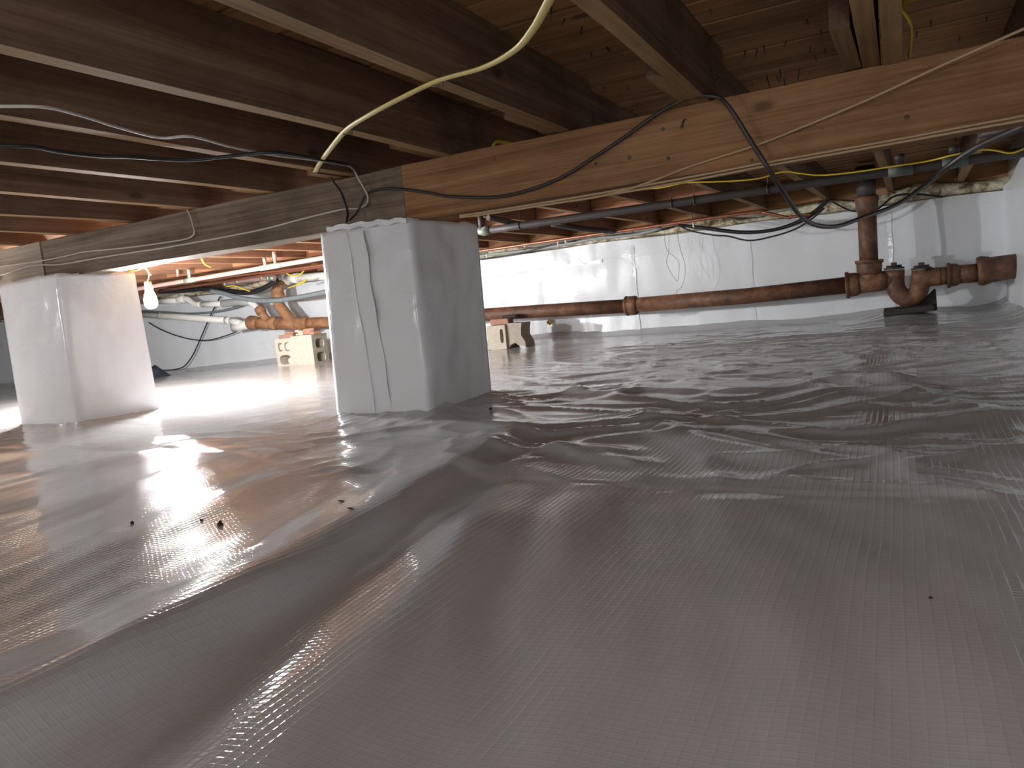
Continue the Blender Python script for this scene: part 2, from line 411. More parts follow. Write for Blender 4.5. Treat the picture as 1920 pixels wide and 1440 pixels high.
# ---------------------------------------------------------------- walls in liner
def wall_sheet(name, m, fn, us, vs, parent=None):
    V = []; Fc = []
    for j, v in enumerate(vs):
        for i, u in enumerate(us): V.append(fn(u, v))
    n = len(us)
    for j in range(len(vs)-1):
        for i in range(n-1): Fc.append((j*n+i, j*n+i+1, (j+1)*n+i+1, (j+1)*n+i))
    o = MB(); o.add(V, Fc, True); return o.build(name, m, parent)
us = np.linspace(-12.4, .66, 330); vs = np.linspace(-.55, .415, 26)
def wb(u, v):
    d = .016*float(perlin(np.array([u*1.6]), np.array([v*2.2]), 41)[0])+.006*float(perlin(np.array([u*6.]), np.array([v*2.]), 42)[0])
    d += .020*math.exp(-((u+2.55)/.45)**2)*float(perlin(np.array([u*11.]), np.array([v*3.+2]), 43)[0])
    return (u, 6.085-d-.03*max(0, (-.30-v)), v+(.0 if v < .4 else .006*math.sin(u*5)))
wall_back = tag(wall_sheet('wall_back', M_WALL, wb, us, vs), kind='structure')
for x0, x1, z0, z1 in ((-3.7, -2.2, .225, .25), (-2.15, -.9, .262, .285)):
    s_ = MB()
    n = 40
    V = []
    for i in range(n+1):
        u = x0+(x1-x0)*i/n; yb = min(wb(u, z0)[1], wb(u, z1)[1])-.003
        V += [(u, yb, z0+.03*(u-x0)/(x1-x0)), (u, yb, z1+.03*(u-x0)/(x1-x0))]
    s_.add(V, [(2*i, 2*i+2, 2*i+3, 2*i+1) for i in range(n)], True).build('seam_strip', M_TAPE, wall_back)
for x0 in (-1.95, -1.02, -.055):
    s_ = MB(); V = []
    for i in range(13):
        z = -.36+.72*i/12; yb = min(wb(x0, z)[1], wb(x0+.035, z)[1])-.003
        V += [(x0+.004*math.sin(i*2.1), yb, z), (x0+.03+.004*math.sin(i*1.7), yb, z)]
    s_.add(V, [(2*i, 2*i+1, 2*i+3, 2*i+2) for i in range(12)], True).build('seam_strip', M_TAPE, wall_back)
ur = np.linspace(-2.4, 6.1, 200)
def wr(u, v):
    d = .014*float(perlin(np.array([u*1.8]), np.array([v*2.5]), 45)[0])+.02*max(0, (-.28-v))
    top = .44+.10*math.exp(-((u-5.2)/.5)**2)
    return (.655-d-.03*max(0, u-5.9), u, -.5+(top+.5)*v)
wall_right = tag(wall_sheet('wall_right', M_WALLX, wr, ur, np.linspace(0, 1, 22)), kind='structure')
MB().box(-12.6, -12.4, -2.6, 6.3, -.6, .72).build('wall_left', M_WALLX)['kind'] = 'structure'
MB().box(-12.6, .86, -2.6, -2.4, -.6, .72).build('wall_front', M_WALL)['kind'] = 'structure'
# foundation behind the liner and rim board above it
MB().box(-12.6, .86, 6.13, 6.3, -.6, .50).build('trim_1', M_CONCD)['kind'] = 'structure'
MB().box(-12.6, .86, 6.14, 6.3, .50, .72).build('trim_2', W_PLANK)['kind'] = 'structure'
MB().box(.68, .86, -2.4, 6.13, -.6, .72).build('trim_3', M_CONCD)['kind'] = 'structure'

# ---------------------------------------------------------------- subfloor: planks and the nail points through it
Z_SUB = .695; Z_J = .507
ceiling = tag(empty('ceiling', (0, 0, 0)), kind='structure')
y = -2.45; k = 0
while y < 6.15:
    wd = .178 if y < 2.6 else .092
    x0 = -12.6
    cuts = sorted([-12.6, .86] + [random.uniform(-9, 0) for _ in range(2)])
    for a, c in zip(cuts, cuts[1:]):
        if c-a < .3: continue
        dz = random.uniform(0, .007)
        MB().box(a+.001, c-.001, y+.005, y+wd-.005, Z_SUB+dz, Z_SUB+.022).build('plank', W_PLANK, ceiling, bevel=.002)
    y += wd; k += 1
MB().box(-12.6, .86, -2.6, 6.3, Z_SUB+.023, Z_SUB+.04).build('underlay', M_SLATE, ceiling)
def spike(mb, p, ln, r=.0022, bend=0):
    p = Vector(p); e = p+Vector((random.uniform(-.01, .01)+bend, random.uniform(-.01, .01), -ln))
    mb.tube([p, (p+e)/2+Vector((bend*.3, 0, 0)), e], [r, r, r*.5], 6)
nails = [(1420, 95), (1512, 40), (1540, 58), (1398, 98), (1432, 88), (1475, 78), (1463, 130), (1437, 142), (1470, 150), (1500, 130), (1520, 88),
         (1498, 138), (1215, 132), (1136, 163), (1178, 160), (1195, 193), (1187, 204), (1140, 92), (1108, 100), (1330, 18), (1545, 92), (1528, 105), (1456, 146),
         (1034, 18), (1060, 38), (1092, 52), (1135, 88), (1720, 60), (1850, 32), (1800, 70), (1745, 38), (1880, 70)]
for i, (px, py) in enumerate(nails):
    p = at(px, py, z=Z_SUB); p.z += .006
    mb = MB(); spike(mb, p, random.uniform(.018, .03) if (px, py) not in ((1463, 130), (1437, 142), (1470, 150)) else .05)
    mb.build('nail', M_STEEL, ceiling)
for xa, xb in ((-.40, -.02), (.06, .36)):
    for i in range(26):
        mb = MB(); spike(mb, (random.uniform(xa, xb), random.uniform(3.6, 5.3), Z_SUB+.006), .02, .002); mb.build('nail', M_STEEL, ceiling)

# ---------------------------------------------------------------- joists
near_edges = {3: .395, 2: -.02, 1: -.447, 0: -.882, -1: -1.305, -2: -1.703, -3: -2.107, -4: -2.515, -5: -2.92, -6: -3.33, -7: -3.735, -8: -4.14, -9: -4.55, -10: -4.95, -11: -5.36, -12: -5.77, -13: -6.17}
ORD = ['zeroth', 'first', 'second', 'third', 'fourth', 'fifth', 'sixth', 'seventh', 'eighth', 'ninth', 'tenth', 'eleventh', 'twelfth', 'thirteenth', 'fourteenth', 'fifteenth', 'sixteenth', 'seventeenth', 'eighteenth', 'nineteenth', 'twentieth', 'twenty-first', 'twenty-second', 'twenty-third', 'twenty-fourth', 'twenty-fifth']
def beam_obj(name, m, x0, x1, y0, y1, z0, z1, bev=.003, skew=0, seg=1):
    c = ((x0+x1)/2, y0, z0)
    mb = MB(); n = 14
    V = []
    for i in range(n+1):
        t = i/n; yy = y0+(y1-y0)*t; s_ = skew*t
        w1 = .0022*math.sin(yy*3.1+x0*5); w2 = .002*math.sin(yy*4.3+x0*9)
        V += [(x0+s_+w1, yy, z0+w2), (x1+s_+w1, yy, z0+w2), (x1+s_+w2, yy, z1), (x0+s_+w2, yy, z1)]
    Fc = [(4*i+k_, 4*i+(k_+1) % 4, 4*i+4+(k_+1) % 4, 4*i+4+k_) for i in range(n) for k_ in range(4)] + [(0, 3, 2, 1), (4*n, 4*n+1, 4*n+2, 4*n+3)]
    mb.add(V, Fc)
    o = mb.build(name, m, loc=c)
    o.data.materials.append(W_EDGE_LIT)
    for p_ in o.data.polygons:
        if abs(p_.normal.z) > .9 and p_.center.z < .05: p_.material_index = 1  # undersides take the wood with bounce light in its colour
    return o
joists = {}
lab_near = {1: 'brown floor joist with a bent nail by its end, just left of the paired joists',
            0: 'brown floor joist carrying the upper staple of the cream flat cable',
            -1: 'dark floor joist carrying the lower staple of the cream flat cable',
            -2: 'dark floor joist where the cream flat cable stops short, tan wire along its underside',
            2: 'rough brown joist end between a dark lapped joist and a newer pale one',
            3: 'dark floor joist in the top corner beside the diagonal tan cable'}
for i, xe in near_edges.items():
    lb = lab_near.get(i, 'dark joist on the weathered girder, %s beyond the joist where the cream cable stops' % ORD[max(0, -2-i)])
    o = beam_obj('floor_joist', W_JOIST, xe-.041, xe, -2.0, 2.45 if i >= 0 else 2.95, Z_J, Z_SUB)
    joists[('n', i)] = o
    tag(o, lb, 'joist', 'floor joists on the near side of the girder')
o = beam_obj('floor_joist', W_NEW, -.012, .029, -2.0, 2.40, Z_J-.004, Z_SUB)
tag(o, 'newer pale joist with fresh grain, sistered to the right of the rough brown one', 'joist', 'floor joists on the near side of the girder')
joists[('n', 's')] = o
for i in list(range(3, -19, -1)):
    xe = near_edges.get(i, .395 if i == 3 else -6.17+(i+13)*.406)-.043
    xe -= {2: .006, -2: .03}.get(i, 0)
    o = beam_obj('floor_joist', W_JOIST_FAR if i < 0 else W_JOIST, xe-.041, xe, {2: 1.85, 1: 1.89, 0: 1.96, -1: 2.0}.get(i, 2.1), 6.12, Z_J+.003, Z_SUB, skew=.07)
    joists[('f', i)] = o
    tag(o, 'joist beyond the girder running to the back wall, %s from the right wall' % ORD[4-i], 'joist', 'floor joists on the far side of the girder')
# solid blocking between the far joists
for i in range(1, -17, -1):
    a = joists[('f', i)]; bq = joists[('f', i-1)]
    sk = .07*(4.6-2.1)/4.0
    xa = bq.location.x+.0205+sk+.004; xb = a.location.x-.0205+sk-.004
    yy = 4.60+(.045 if i % 2 else 0)
    if i == 1: continue
    o = MB().box(xa, xb, yy, yy+.04, Z_J+.006, Z_SUB-.002).build('blocking', W_BLOCK, loc=((xa+xb)/2, yy, Z_J), bevel=.002)
    tag(o, 'reddish wood blocking between two far joists, %s bay from the right wall' % ORD[4-i+0], 'blocking', 'wood blocking between the far joists')
    del a, bq
# bent nails on the joist ends
p = at(1349, 150, y=2.33)
mb = MB().tube([p+Vector((0, .0, .012)), p+Vector((0, -.012, .004)), p+Vector((-.008, -.02, -.022))], .003, 6); mb.sphere(p+Vector((0, -.002, .014)), .006, 8, 5)
o = mb.build('nail', M_STEEL); under(o, joists[('n', 1)])

# ---------------------------------------------------------------- girder: three timbers end to end
GY0, GY1 = 2.236, 2.375
def girder(m, xa, xb, zb, zt, label, split_l=0.0, y0=GY0):
    mb = MB(); n = 24; V = []
    for i in range(n+1):
        t = i/n; x = xa+(xb-xa)*t; e = .0015*math.sin(x*6)+.001*math.sin(x*17)
        V += [(x, y0+e, zb+e), (x, GY1, zb+e), (x, GY1, zt-e), (x, y0+e*.5, zt-e)]
    Fc = [(4*i+k_, 4*i+(k_+1) % 4, 4*i+4+(k_+1) % 4, 4*i+4+k_) for i in range(n) for k_ in range(4)] + [(0, 3, 2, 1), (4*n, 4*n+1, 4*n+2, 4*n+3)]
    mb.add(V, Fc); o = mb.build('girder', m, loc=(xa, y0, zb)); tag(o, label, 'girder'); return o
XJ1 = at(756, 360, y=GY0).x; XJ2 = at(80, 487, y=GY0).x
g_r = girder(W_GIRD, XJ1+.002, .84, .3145, .5055, 'warm brown girder timber running right from the joint above the centre pier')
g_m = girder(W_GIRD_GREY, XJ2+.002, XJ1-.002, .3255, .5055, 'weathered dark girder timber spanning between the two wrapped piers', y0=GY0+.004)
g_l = girder(W_GIRD_PALE, -12.38, XJ2-.002, .3255, .5055, 'pale grey girder timber left of the joint over the far left pier', y0=GY0-.003)
def nail_on(g, px, py, ln=.03, down=.012):
    p = at(px, py, y=GY0)
    mb = MB().tube([p+Vector((0, .006, 0)), p+Vector((0, -ln*.5, -down*.3)), p+Vector((0, -ln, -down))], .0024, 6).sphere(p+Vector((0, -ln, -down)), .005, 8, 5, (1, .5, 1))
    o = mb.build('nail', M_STEEL); under(o, g)
nail_on(g_r, 1285, 223, .05, .03)
for px, py in ((1243, 242), (1117, 307), (928, 300), (1340, 297), (1253, 297), (1700, 220), (1542, 242), (1180, 296), (1410, 302)):
    p = at(px, py, y=GY0); o = MB().sphere(p, .0055, 8, 5, (1, .35, 1)).build('nail', M_STEEL); under(o, g_r)
for px, py in ((700, 352), (655, 370), (820, 298)):
    pass
# knot hollows printed in the grain are part of the material

# ---------------------------------------------------------------- wrapped piers
def pier(name, corners_b, corners_t, label, seed, dip):
    """four base corners and four top corners, rounded edges, liner rippled by a few mm"""
    root = empty(name, tuple(sum((Vector(c) for c in corners_b), Vector())/4))
    nseg, nz = 22, 40; V = []
    for j in range(nz+1):
        t = j/nz
        C = [Vector(corners_b[k_]).lerp(Vector(corners_t[k_]), t) for k_ in range(4)]
        cen = sum(C, Vector())/4
        for e in range(4):
            a, b_ = C[e], C[(e+1) % 4]
            nrm = Vector(((b_-a).y, -(b_-a).x, 0)).normalized()
            for i in range(nseg):
                u = i/nseg
                p = a.lerp(b_, u)
                edge = min(u, 1-u)
                rnd = max(0, 1-edge/.07)
                p = p + (cen-p)*Vector((1, 1, 0)).length*0
                pin = .010*rnd*rnd
                d = .0075*float(perlin(np.array([u*2.2+e*5+seed]), np.array([t*2.6+e]), 50+seed)[0])
                d += .0055*float(perlin(np.array([(u-t*.6)*5+e*3]), np.array([(t+u*.5)*4.]), 60+seed)[0])
                d *= min(1, edge/.08)
                flare = .018*max(0, 1-t/.06)**2
                q_ = p + nrm*(d-pin+flare)
                if j == nz and dip: q_.z += dip*float(perlin(np.array([u*6+e*2.]), np.array([.5]), 70+seed)[0])
                V.append(q_)
    n = 4*nseg
    Fc = [(j*n+k_, j*n+(k_+1) % n, (j+1)*n+(k_+1) % n, (j+1)*n+k_) for j in range(nz) for k_ in range(n)]
    mb = MB(); mb.add(V, Fc, True)
    mb.f.append(tuple(range(nz*n, nz*n+n))); mb.sm.append(False)
    o = mb.build('liner_wrap', M_PIER); under(o, root)
    tag(root, label, 'pier'); return root
zr = -.40
P1 = pier('wrapped_pier', [(-1.895, 2.175, zr), (-1.462, 2.165, zr), (-1.440, 2.585, zr), (-1.86, 2.585, zr)],
          [(-1.865, 2.175, .315), (-1.470, 2.188, .324), (-1.422, 2.575, .306), (-1.85, 2.575, .31)],
          'white liner-wrapped pier with a vertical taped fold under the girder joint', 1, .008)
P2 = pier('wrapped_pier', [(-3.86, 2.14, zr), (-3.40, 2.145, zr), (-3.335, 2.54, zr), (-3.84, 2.54, zr)],
          [(-3.885, 2.16, .326), (-3.385, 2.145, .332), (-3.312, 2.50, .325), (-3.88, 2.52, .322)],
          'white liner-wrapped pier beside the glowing bulb', 2, .006)
# the taped vertical fold on the centre pier and its flap
def lerp_face(px, py, off=.003):
    return at(px, py, y=2.170-off)
fold = [lerp_face(650, 437), lerp_face(658, 480), lerp_face(664, 530), lerp_face(672, 580), lerp_face(680, 620), lerp_face(690, 680), lerp_face(698, 730), lerp_face(704, 782)]
o = MB().tube(spline(fold, 5), .0026, 6, 1.0).build('seam_fold', M_TAPE); under(o, P1)
V = []; pts = spline(fold, 3); m_ = len(pts)
for i, p in enumerate(pts):
    for k_ in range(5):
        V.append((p[0]+.072*k_/4+.003*math.sin(i*1.1+k_), p[1]+.002-.0012*math.sin(i*.9+k_*1.3), p[2]))
o = MB().add(V, [(i*5+k_, i*5+k_+1, (i+1)*5+k_+1, (i+1)*5+k_) for i in range(m_-1) for k_ in range(4)], True).build('tape_flap', M_PIER); under(o, P1)
# torn liner lip above the front edge
V = []
for i in range(15):
    t = i/14; px = 612+t*150; py = 425-t*17+2*math.sin(i*1.9)
    a = at(px, py+9, y=2.172); c = at(px, py-1.5*math.sin(t*math.pi), y=2.165-.014*math.sin(t*math.pi))
    V += [a, c]
o = MB().add(V, [(2*i, 2*i+2, 2*i+3, 2*i+1) for i in range(14)], True).build('loose_lip', M_PIER); under(o, P1)

# ---------------------------------------------------------------- hanging bulb
bx, by, bz = BULB
lampo = empty('hanging_bulb', BULB)
prof = [(0, -.052), (.014, -.0505), (.024, -.045), (.030, -.034), (.0325, -.018), (.031, 0), (.026, .018), (.020, .032), (.0165, .040)]
V = []; n = 16
for r_, z_ in prof:
    for k_ in range(n): V.append((bx+r_*math.cos(2*math.pi*k_/n), by+r_*math.sin(2*math.pi*k_/n), bz+z_))
o = MB().add(V, [(j*n+k_, j*n+(k_+1) % n, (j+1)*n+(k_+1) % n, (j+1)*n+k_) for j in range(len(prof)-1) for k_ in range(n)], True).build('globe', M_BULB); under(o, lampo)
o = MB().tube([(bx, by, bz+.036), (bx, by, bz+.055), (bx, by, bz+.085)], [.0175, .020, .017], 14).build('socket', M_LAMPB); under(o, lampo)
cp = spline([(bx, by, bz+.085), (bx+.012, by, bz+.13), (bx+.004, by-.04, bz+.20), (bx-.05, by-.16, bz+.215), (bx-.1, by-.24, bz+.13)], 6)
cp = spline([(bx, by, bz+.083), (bx+.016, by, bz+.13), (bx+.006, by-.03, bz+.20), (bx-.02, by-.10, .48), (bx-.03, by-.14, .505)], 6)
o = MB().tube(cp, .0032, 6).build('lamp_cord', M_WHITEC); under(o, lampo)
tag(lampo, 'glowing white bulb hanging on a thin cord beside the left pier', 'lamp')

# ---------------------------------------------------------------- cables on the near side
ZC = Z_J-.006
cable('flat_cable', [at(1075, -90, z=ZC-.01), at(1030, 0, z=ZC-.01), at(1000, 54, z=ZC-.014), at(965, 94, z=ZC-.012), at(905, 127, z=ZC-.006), at(820, 152, z=ZC), at(740, 190, z=ZC-.008), at(690, 217, z=ZC-.008), at(650, 243, z=ZC), at(618, 281, z=ZC-.006), at(600, 306, z=ZC-.004), at(591, 323, z=ZC)],
      .0092, M_CREAM, 'cream-yellow flat cable stapled across the joist undersides, its end cut off', 'cable', None, 10, .45, 8, (0, 0, 1))
for (px, py, i) in ((820, 151, 0), (651, 243, -1), (592, 317, -2)):
    p = at(px, py, z=Z_J-.001)
    d = Vector((.011, .006, 0))
    mb = MB().tube([p-d+Vector((0, 0, .004)), p-d+Vector((0, 0, -.012)), p+d+Vector((0, 0, -.012)), p+d+Vector((0, 0, .004))], .0016, 6)
    o = mb.build('staple', M_STEEL); under(o, joists[('n', i)])
GF = GY0-.006
cable('thin_cable', [at(-60, 200, z=ZC), at(0, 199, z=ZC), at(85, 201, z=ZC-.004), at(150, 216, z=ZC), at(220, 238, z=ZC), at(300, 258, z=ZC), at(360, 256, z=ZC-.004), at(440, 277, z=ZC), at(515, 291, z=ZC), at(590, 300, z=ZC-.004), at(640, 308, z=ZC-.005), at(660, 315, y=2.19), at(674, 338, y=2.20), at(689, 366, y=GF-.02), at(687, 383, y=GF-.01), at(670, 391, y=GF), at(640, 393, y=GF), at(560, 412, y=GF), at(500, 428, y=GF), at(433, 442, y=GF), at(333, 460, y=GF), at(292, 467, y=GF), at(250, 473, y=GF), at(181, 484, y=GF), at(112, 496, y=GF-.003), at(62, 498, y=GF-.003), at(0, 516, y=GF-.003), at(-80, 535, y=GF)],
      .0035, M_WHITEC, 'thin off-white cable dropping from the joists and along the lower girder face', 'cable', None, 6, 1, 5)
cable('thin_cable', [at(351, 393, y=GF-.004), at(357, 405, y=GF-.004), at(362, 423, y=GF-.006), at(364, 438, y=GF-.006), at(352, 447, y=GF), at(320, 453, y=GF), at(240, 464, y=GF), at(160, 472, y=GF), at(133, 478, y=GF), at(79, 489, y=GF-.003), at(0, 500, y=GF-.003), at(-80, 514, y=GF-.003)],
      .0035, M_WHITEC, 'thin off-white wire hooking down the weathered girder above the bulb', 'cable', None, 6, 1, 5)
cable('twisted_cable', [at(-60, 271, z=ZC-.01), at(0, 273, z=ZC-.012), at(60, 275, z=ZC-.012), at(110, 284, z=ZC-.012), at(180, 292, z=ZC-.012), at(240, 294, z=ZC-.012), at(300, 298, z=ZC-.012), at(360, 300, z=ZC-.012), at(420, 294, z=ZC-.01), at(500, 286, z=ZC-.008), at(545, 289, z=ZC-.008), at(600, 299, z=ZC-.008), at(650, 308, z=ZC-.008)],
      .0055, M_BLACK, 'black cable sagging under the dark joists at left', 'cable', None, 8, 1, 6)
cable('thin_cable', [at(611, 322, y=2.20), at(628, 345, y=2.205), at(640, 362, y=2.205), at(650, 390, y=2.20), at(652, 402, y=2.195), at(650, 416, y=2.17)],
      [.002]*0 or .0042, M_BLACK, 'short black cable looping down the girder to the top of the centre pier', 'cable', None, 6, 1, 6)
gy = lambda a, b_, y_: at(a, b_, y=y_)
cable('coax_cable', [gy(655, 414, 2.17), gy(668, 400, 2.20), gy(678, 380, 2.21), gy(690, 362, 2.22), gy(720, 354, 2.222), gy(755, 355, 2.222), gy(800, 361, 2.222), gy(840, 368, 2.222), gy(920, 370, 2.222), gy(975, 361, 2.222), gy(1050, 334, 2.222), gy(1120, 291, 2.222), gy(1180, 251, 2.222), gy(1225, 218, 2.215), gy(1265, 195, 2.20), gy(1300, 182, 2.16), gy(1340, 181, 2.15), gy(1365, 198, 2.17), gy(1400, 252, 2.19), gy(1440, 315, 2.20), gy(1470, 362, 2.26), gy(1500, 404, 2.42), gy(1530, 422, 2.62), gy(1570, 424, 2.85), gy(1620, 407, 3.05), gy(1680, 384, 3.2), gy(1725, 354, 3.28), gy(1770, 318, 3.3), gy(1830, 277, 3.2), gy(1920, 236, 3.0), gy(1990, 205, 2.9)],
      .0062, M_GREYC, 'thick dark cable draped over the brown girder and looping behind it', 'cable', None, 10, 1, 8,
      radii=[.004]*4+[.0052]*8+[.0058]*6+[.0066]*4+[.0075]*4+[.009, .011, .0125, .0125, .0125])
for j, (dz, lb) in enumerate(((0, 'upper of the two tan cables run along the lower edge of the brown girder'), (-8, 'lower of the two tan cables run along the lower edge of the brown girder'))):
    yy = GY0-.004
    cable('tan_cable', [gy(862, 404-dz*.4, yy), gy(900, 399-dz*.5, yy), gy(1050, 375-dz*.6, yy), gy(1200, 349-dz*.8, yy), gy(1330, 325-dz*.85, yy), gy(1440, 304-dz*.8, yy), gy(1560, 283-dz*.8, yy), gy(1700, 258-dz*.8, yy), gy(1800, 239-dz*.9, yy), gy(1920, 217-dz, yy), gy(1990, 204-dz, yy)], .0036, M_TANC, lb, 'cable', 'tan cables along the girder', 6, 1, 4)
cable('tan_cable', [gy(1070, 377, 2.226), gy(1120, 369, 2.226), gy(1180, 354, 2.226), gy(1240, 333, 2.226), gy(1300, 310, 2.226), gy(1413, 274, 2.22), gy(1500, 240, 2.21), gy(1620, 190, 2.19), gy(1750, 130, 2.16), gy(1850, 85, 2.13), gy(1920, 54, 2.1), gy(1990, 22, 2.08)], .0036, M_TANC, 'tan cable slanting up across the brown girder to the top right', 'cable', None, 6, 1, 5)
cable('flat_cable', [gy(1740, -12, 2.02), gy(1712, -4, 2.05), gy(1692, 8, 2.12), gy(1690, 16, 2.16), gy(1703, 36, 2.2), gy(1709, 52, 2.24), gy(1708, 80, 2.28), gy(1705, 104, 2.33)], .0085, M_YEL, 'yellow flat cable bending down beside the newer pale joist', 'cable', None, 8, .45, 6, (1, 0, 0))
cable('flat_cable', [gy(922, 284, 2.52), gy(924, 274, 2.52), gy(930, 266, 2.52), gy(945, 267, 2.5), gy(962, 272, 2.47), gy(985, 282, 2.45)], .006, M_YEL, 'short yellow cable loop peeping over the girder between two joists', 'cable', None, 8, .6, 6)

# ---------------------------------------------------------------- far side: water and drain lines under the joists
ZP = .42
def pz(px, py): return at(px, py, z=ZP)
dp = tag(empty('drain_pipe', tuple(pz(905, 433))), 'dark metal pipe hung under the far joists from centre pier to right wall', 'pipe')
pts = [pz(907, 433), pz(1160, 395), pz(1300, 374), pz(1560, 334), pz(1690, 316), pz(1920, 284)]
A, B = pts[0], Vector((.64, pts[0].y+.10, ZP-.002))
line = [A.lerp(B, t) for t in np.linspace(0, 1, 12)]
def onl(px):  # point of the dark pipe at a given image column
    lo, hi = 0., 1.
    for _ in range(40):
        mid = (lo+hi)/2; p = A.lerp(B, mid); c = Vector((p.dot(CR), p.dot(CU), p.dot(_fwd)))
        if 960+F_PX*c.x/c.z < px: lo = mid
        else: hi = mid
    return A.lerp(B, lo)
o = MB().tube(line, .021, 14).build('pipe_run', M_DARKPIPE); under(o, dp)
e0 = A+Vector((-.012, 0, 0))
o = MB().tube([e0+Vector((.05, .003, 0)), e0+Vector((.012, 0, 0)), e0, e0+Vector((-.004, 0, .02))], [.026, .028, .029, .027], 12).build('elbow', M_TEE); under(o, dp)
o = MB().tube([e0+Vector((0, 0, .01)), e0+Vector((0, 0, .11))], .017, 12).build('riser', M_DARKPIPE); under(o, dp)
for px in (975, 1260, 1302, 1440):
    p = onl(px)
    th = [(p.x+.0, p.y+.023*math.cos(a), p.z+.023*math.sin(a)) for a in np.linspace(0, 2*math.pi, 14)]
    o = MB().tube(th, .0028, 6).tube([p+Vector((0, 0, .023)), p+Vector((.004, 0, .09))], .0022, 6).build('hanger_wire', M_STEEL); under(o, dp)
for px in (1688, 1790):
    p = onl(px)
    o = MB().tube([p-Vector((.05, 0.003, 0)), p+Vector((.05, .003, 0))], .027, 14).build('tee', M_TEE_D); under(o, dp)
    o = MB().tube([p, p+Vector((0, 0, .045)), p+Vector((0, 0, .046)), p+Vector((0, 0, .07))], [.018, .018, .022, .021], 12).build('riser', M_DARKPIPE); under(o, dp)
# left continuation of the supply pipe, lit by the bulb
sp_ = tag(empty('supply_pipe', tuple(at(600, 484, z=ZP))), 'pale copper supply pipe with upright tees between the two piers', 'pipe')
A2, B2 = at(262, 541, z=ZP), at(650, 476, z=ZP)
o = MB().tube([A2.lerp(B2, t) for t in np.linspace(-.2, 1, 9)], .0165, 12).build('pipe_run', M_COPPER_P); under(o, sp_)
for px, h_ in ((356, .085), (498, .07), (517, .10)):
    t = (px-262)/388; p = A2.lerp(B2, (t*1.0)**1.0)
    # perspective: find the column on the pipe
    lo, hi = 0., 1.
    for _ in range(30):
        mid = (lo+hi)/2; q_ = A2.lerp(B2, mid); c = Vector((q_.dot(CR), q_.dot(CU), q_.dot(_fwd)))
        if 960+F_PX*c.x/c.z < px: lo = mid
        else: hi = mid
    p = A2.lerp(B2, lo); dv = (B2-A2).normalized()
    o = MB().tube([p-dv*.06, p+dv*.06], .0205, 12).build('tee', M_TEE); under(o, sp_)
    o = MB().tube([p, p+Vector((0, 0, h_*.6)), p+Vector((0, 0, h_*.62)), p+Vector((0, 0, h_))], [.012, .012, .015, .013], 10).build('riser', M_COPPER_P); under(o, sp_)
for px in (478,):
    p = A2.lerp(B2, .68)
    o = MB().tube([p+Vector((-.03, 0, .10)), p+Vector((-.015, 0, 0)), p+Vector((0, 0, -.018)), p+Vector((.02, 0, 0)), p+Vector((.02, 0, .10))], .002, 6).build('hanger_wire', M_STEEL); under(o, sp_)
cable('capped_stub', [gy(332, 503, 4.4), gy(333, 510, 4.4), gy(333, 519, 4.4)], .012, M_COPPER_P, 'short capped copper stub above the pale supply pipe near the bulb', 'pipe', None, 10, 1, 2, None, [.013, .013, .007])
YC = 5.62
cop = tag(empty('copper_pipe', tuple(gy(905, 471, YC))), 'thin red copper pipe along the top of the back wall liner', 'pipe')
cpts = [gy(860, 476, YC), gy(905, 470, YC), gy(1050, 449, YC), gy(1200, 428, YC), gy(1359, 405, YC), gy(1425, 397, YC), gy(1432, 398, YC), gy(1478, 408, YC), gy(1484, 407, YC), gy(1520, 401, YC)]
o = MB().tube(spline(cpts, 3), .0115, 10).build('pipe_run', M_COPPER); under(o, cop)
for px, py in ((912, 478), (983, 458), (1046, 455), (1300, 420), (1060, 450)):
    p = gy(px, py, YC)
    o = MB().tube([p+Vector((0, 0, -.025)), p+Vector((0, 0, .01))], .006, 8).build('pipe_clip', M_PVC); under(o, cop)
cable('hanger_wire', [gy(1297, 385, YC), gy(1298, 405, YC), gy(1301, 416, YC), gy(1303, 405, YC), gy(1303, 385, YC)], .003, M_STEEL, 'wire hanger holding the red copper pipe under a joist', 'hanger', None, 6)
# diagonal waste pipe in the joist bay
cable('branch_pipe', [gy(1035, 420, 5.0), gy(1080, 427, 5.2), gy(1100, 430, 5.3), gy(1150, 434, 5.6)], .02, M_DARKPIPE, 'dark branch pipe slanting between far joists behind the long dark pipe', 'pipe', None, 10, 1, 3)
cable('branch_pipe', [gy(915, 408, 3.7), gy(940, 413, 3.8), gy(972, 420, 3.95), gy(1010, 424, 4.1)], .016, M_DARKPIPE, 'dark branch pipe leaving the top of the riser beside the centre pier', 'pipe', None, 10, 1, 3)
cable('brown_pipe', [gy(1838, 252, 3.3), gy(1880, 244, 3.25), gy(1930, 234, 3.2), gy(2000, 220, 3.1)], .016, M_DARKPIPE, 'brown pipe end tucked under the girder at the right edge', 'pipe', None, 10, 1, 3)
cable('yellow_cable', [gy(1180, 358, 3.85), gy(1215, 354, 3.85), gy(1245, 351, 3.85), gy(1280, 343, 3.85), gy(1300, 341.5, 3.85), gy(1360, 340, 3.85), gy(1420, 335, 3.85), gy(1470, 322, 3.85), gy(1500, 325, 3.85), gy(1540, 328.5, 3.85), gy(1600, 323, 3.82), gy(1680, 311, 3.8), gy(1740, 302, 3.8), gy(1790, 290, 3.75), gy(1840, 281, 3.75), gy(1866, 282, 3.75), gy(1895, 287, 3.75), gy(1920, 279, 3.75), gy(1960, 262, 3.75)],
      .0055, M_YEL, 'yellow cable swagged under the far joists above the dark pipe', 'cable', None, 8, .7, 6)
YB = 5.66
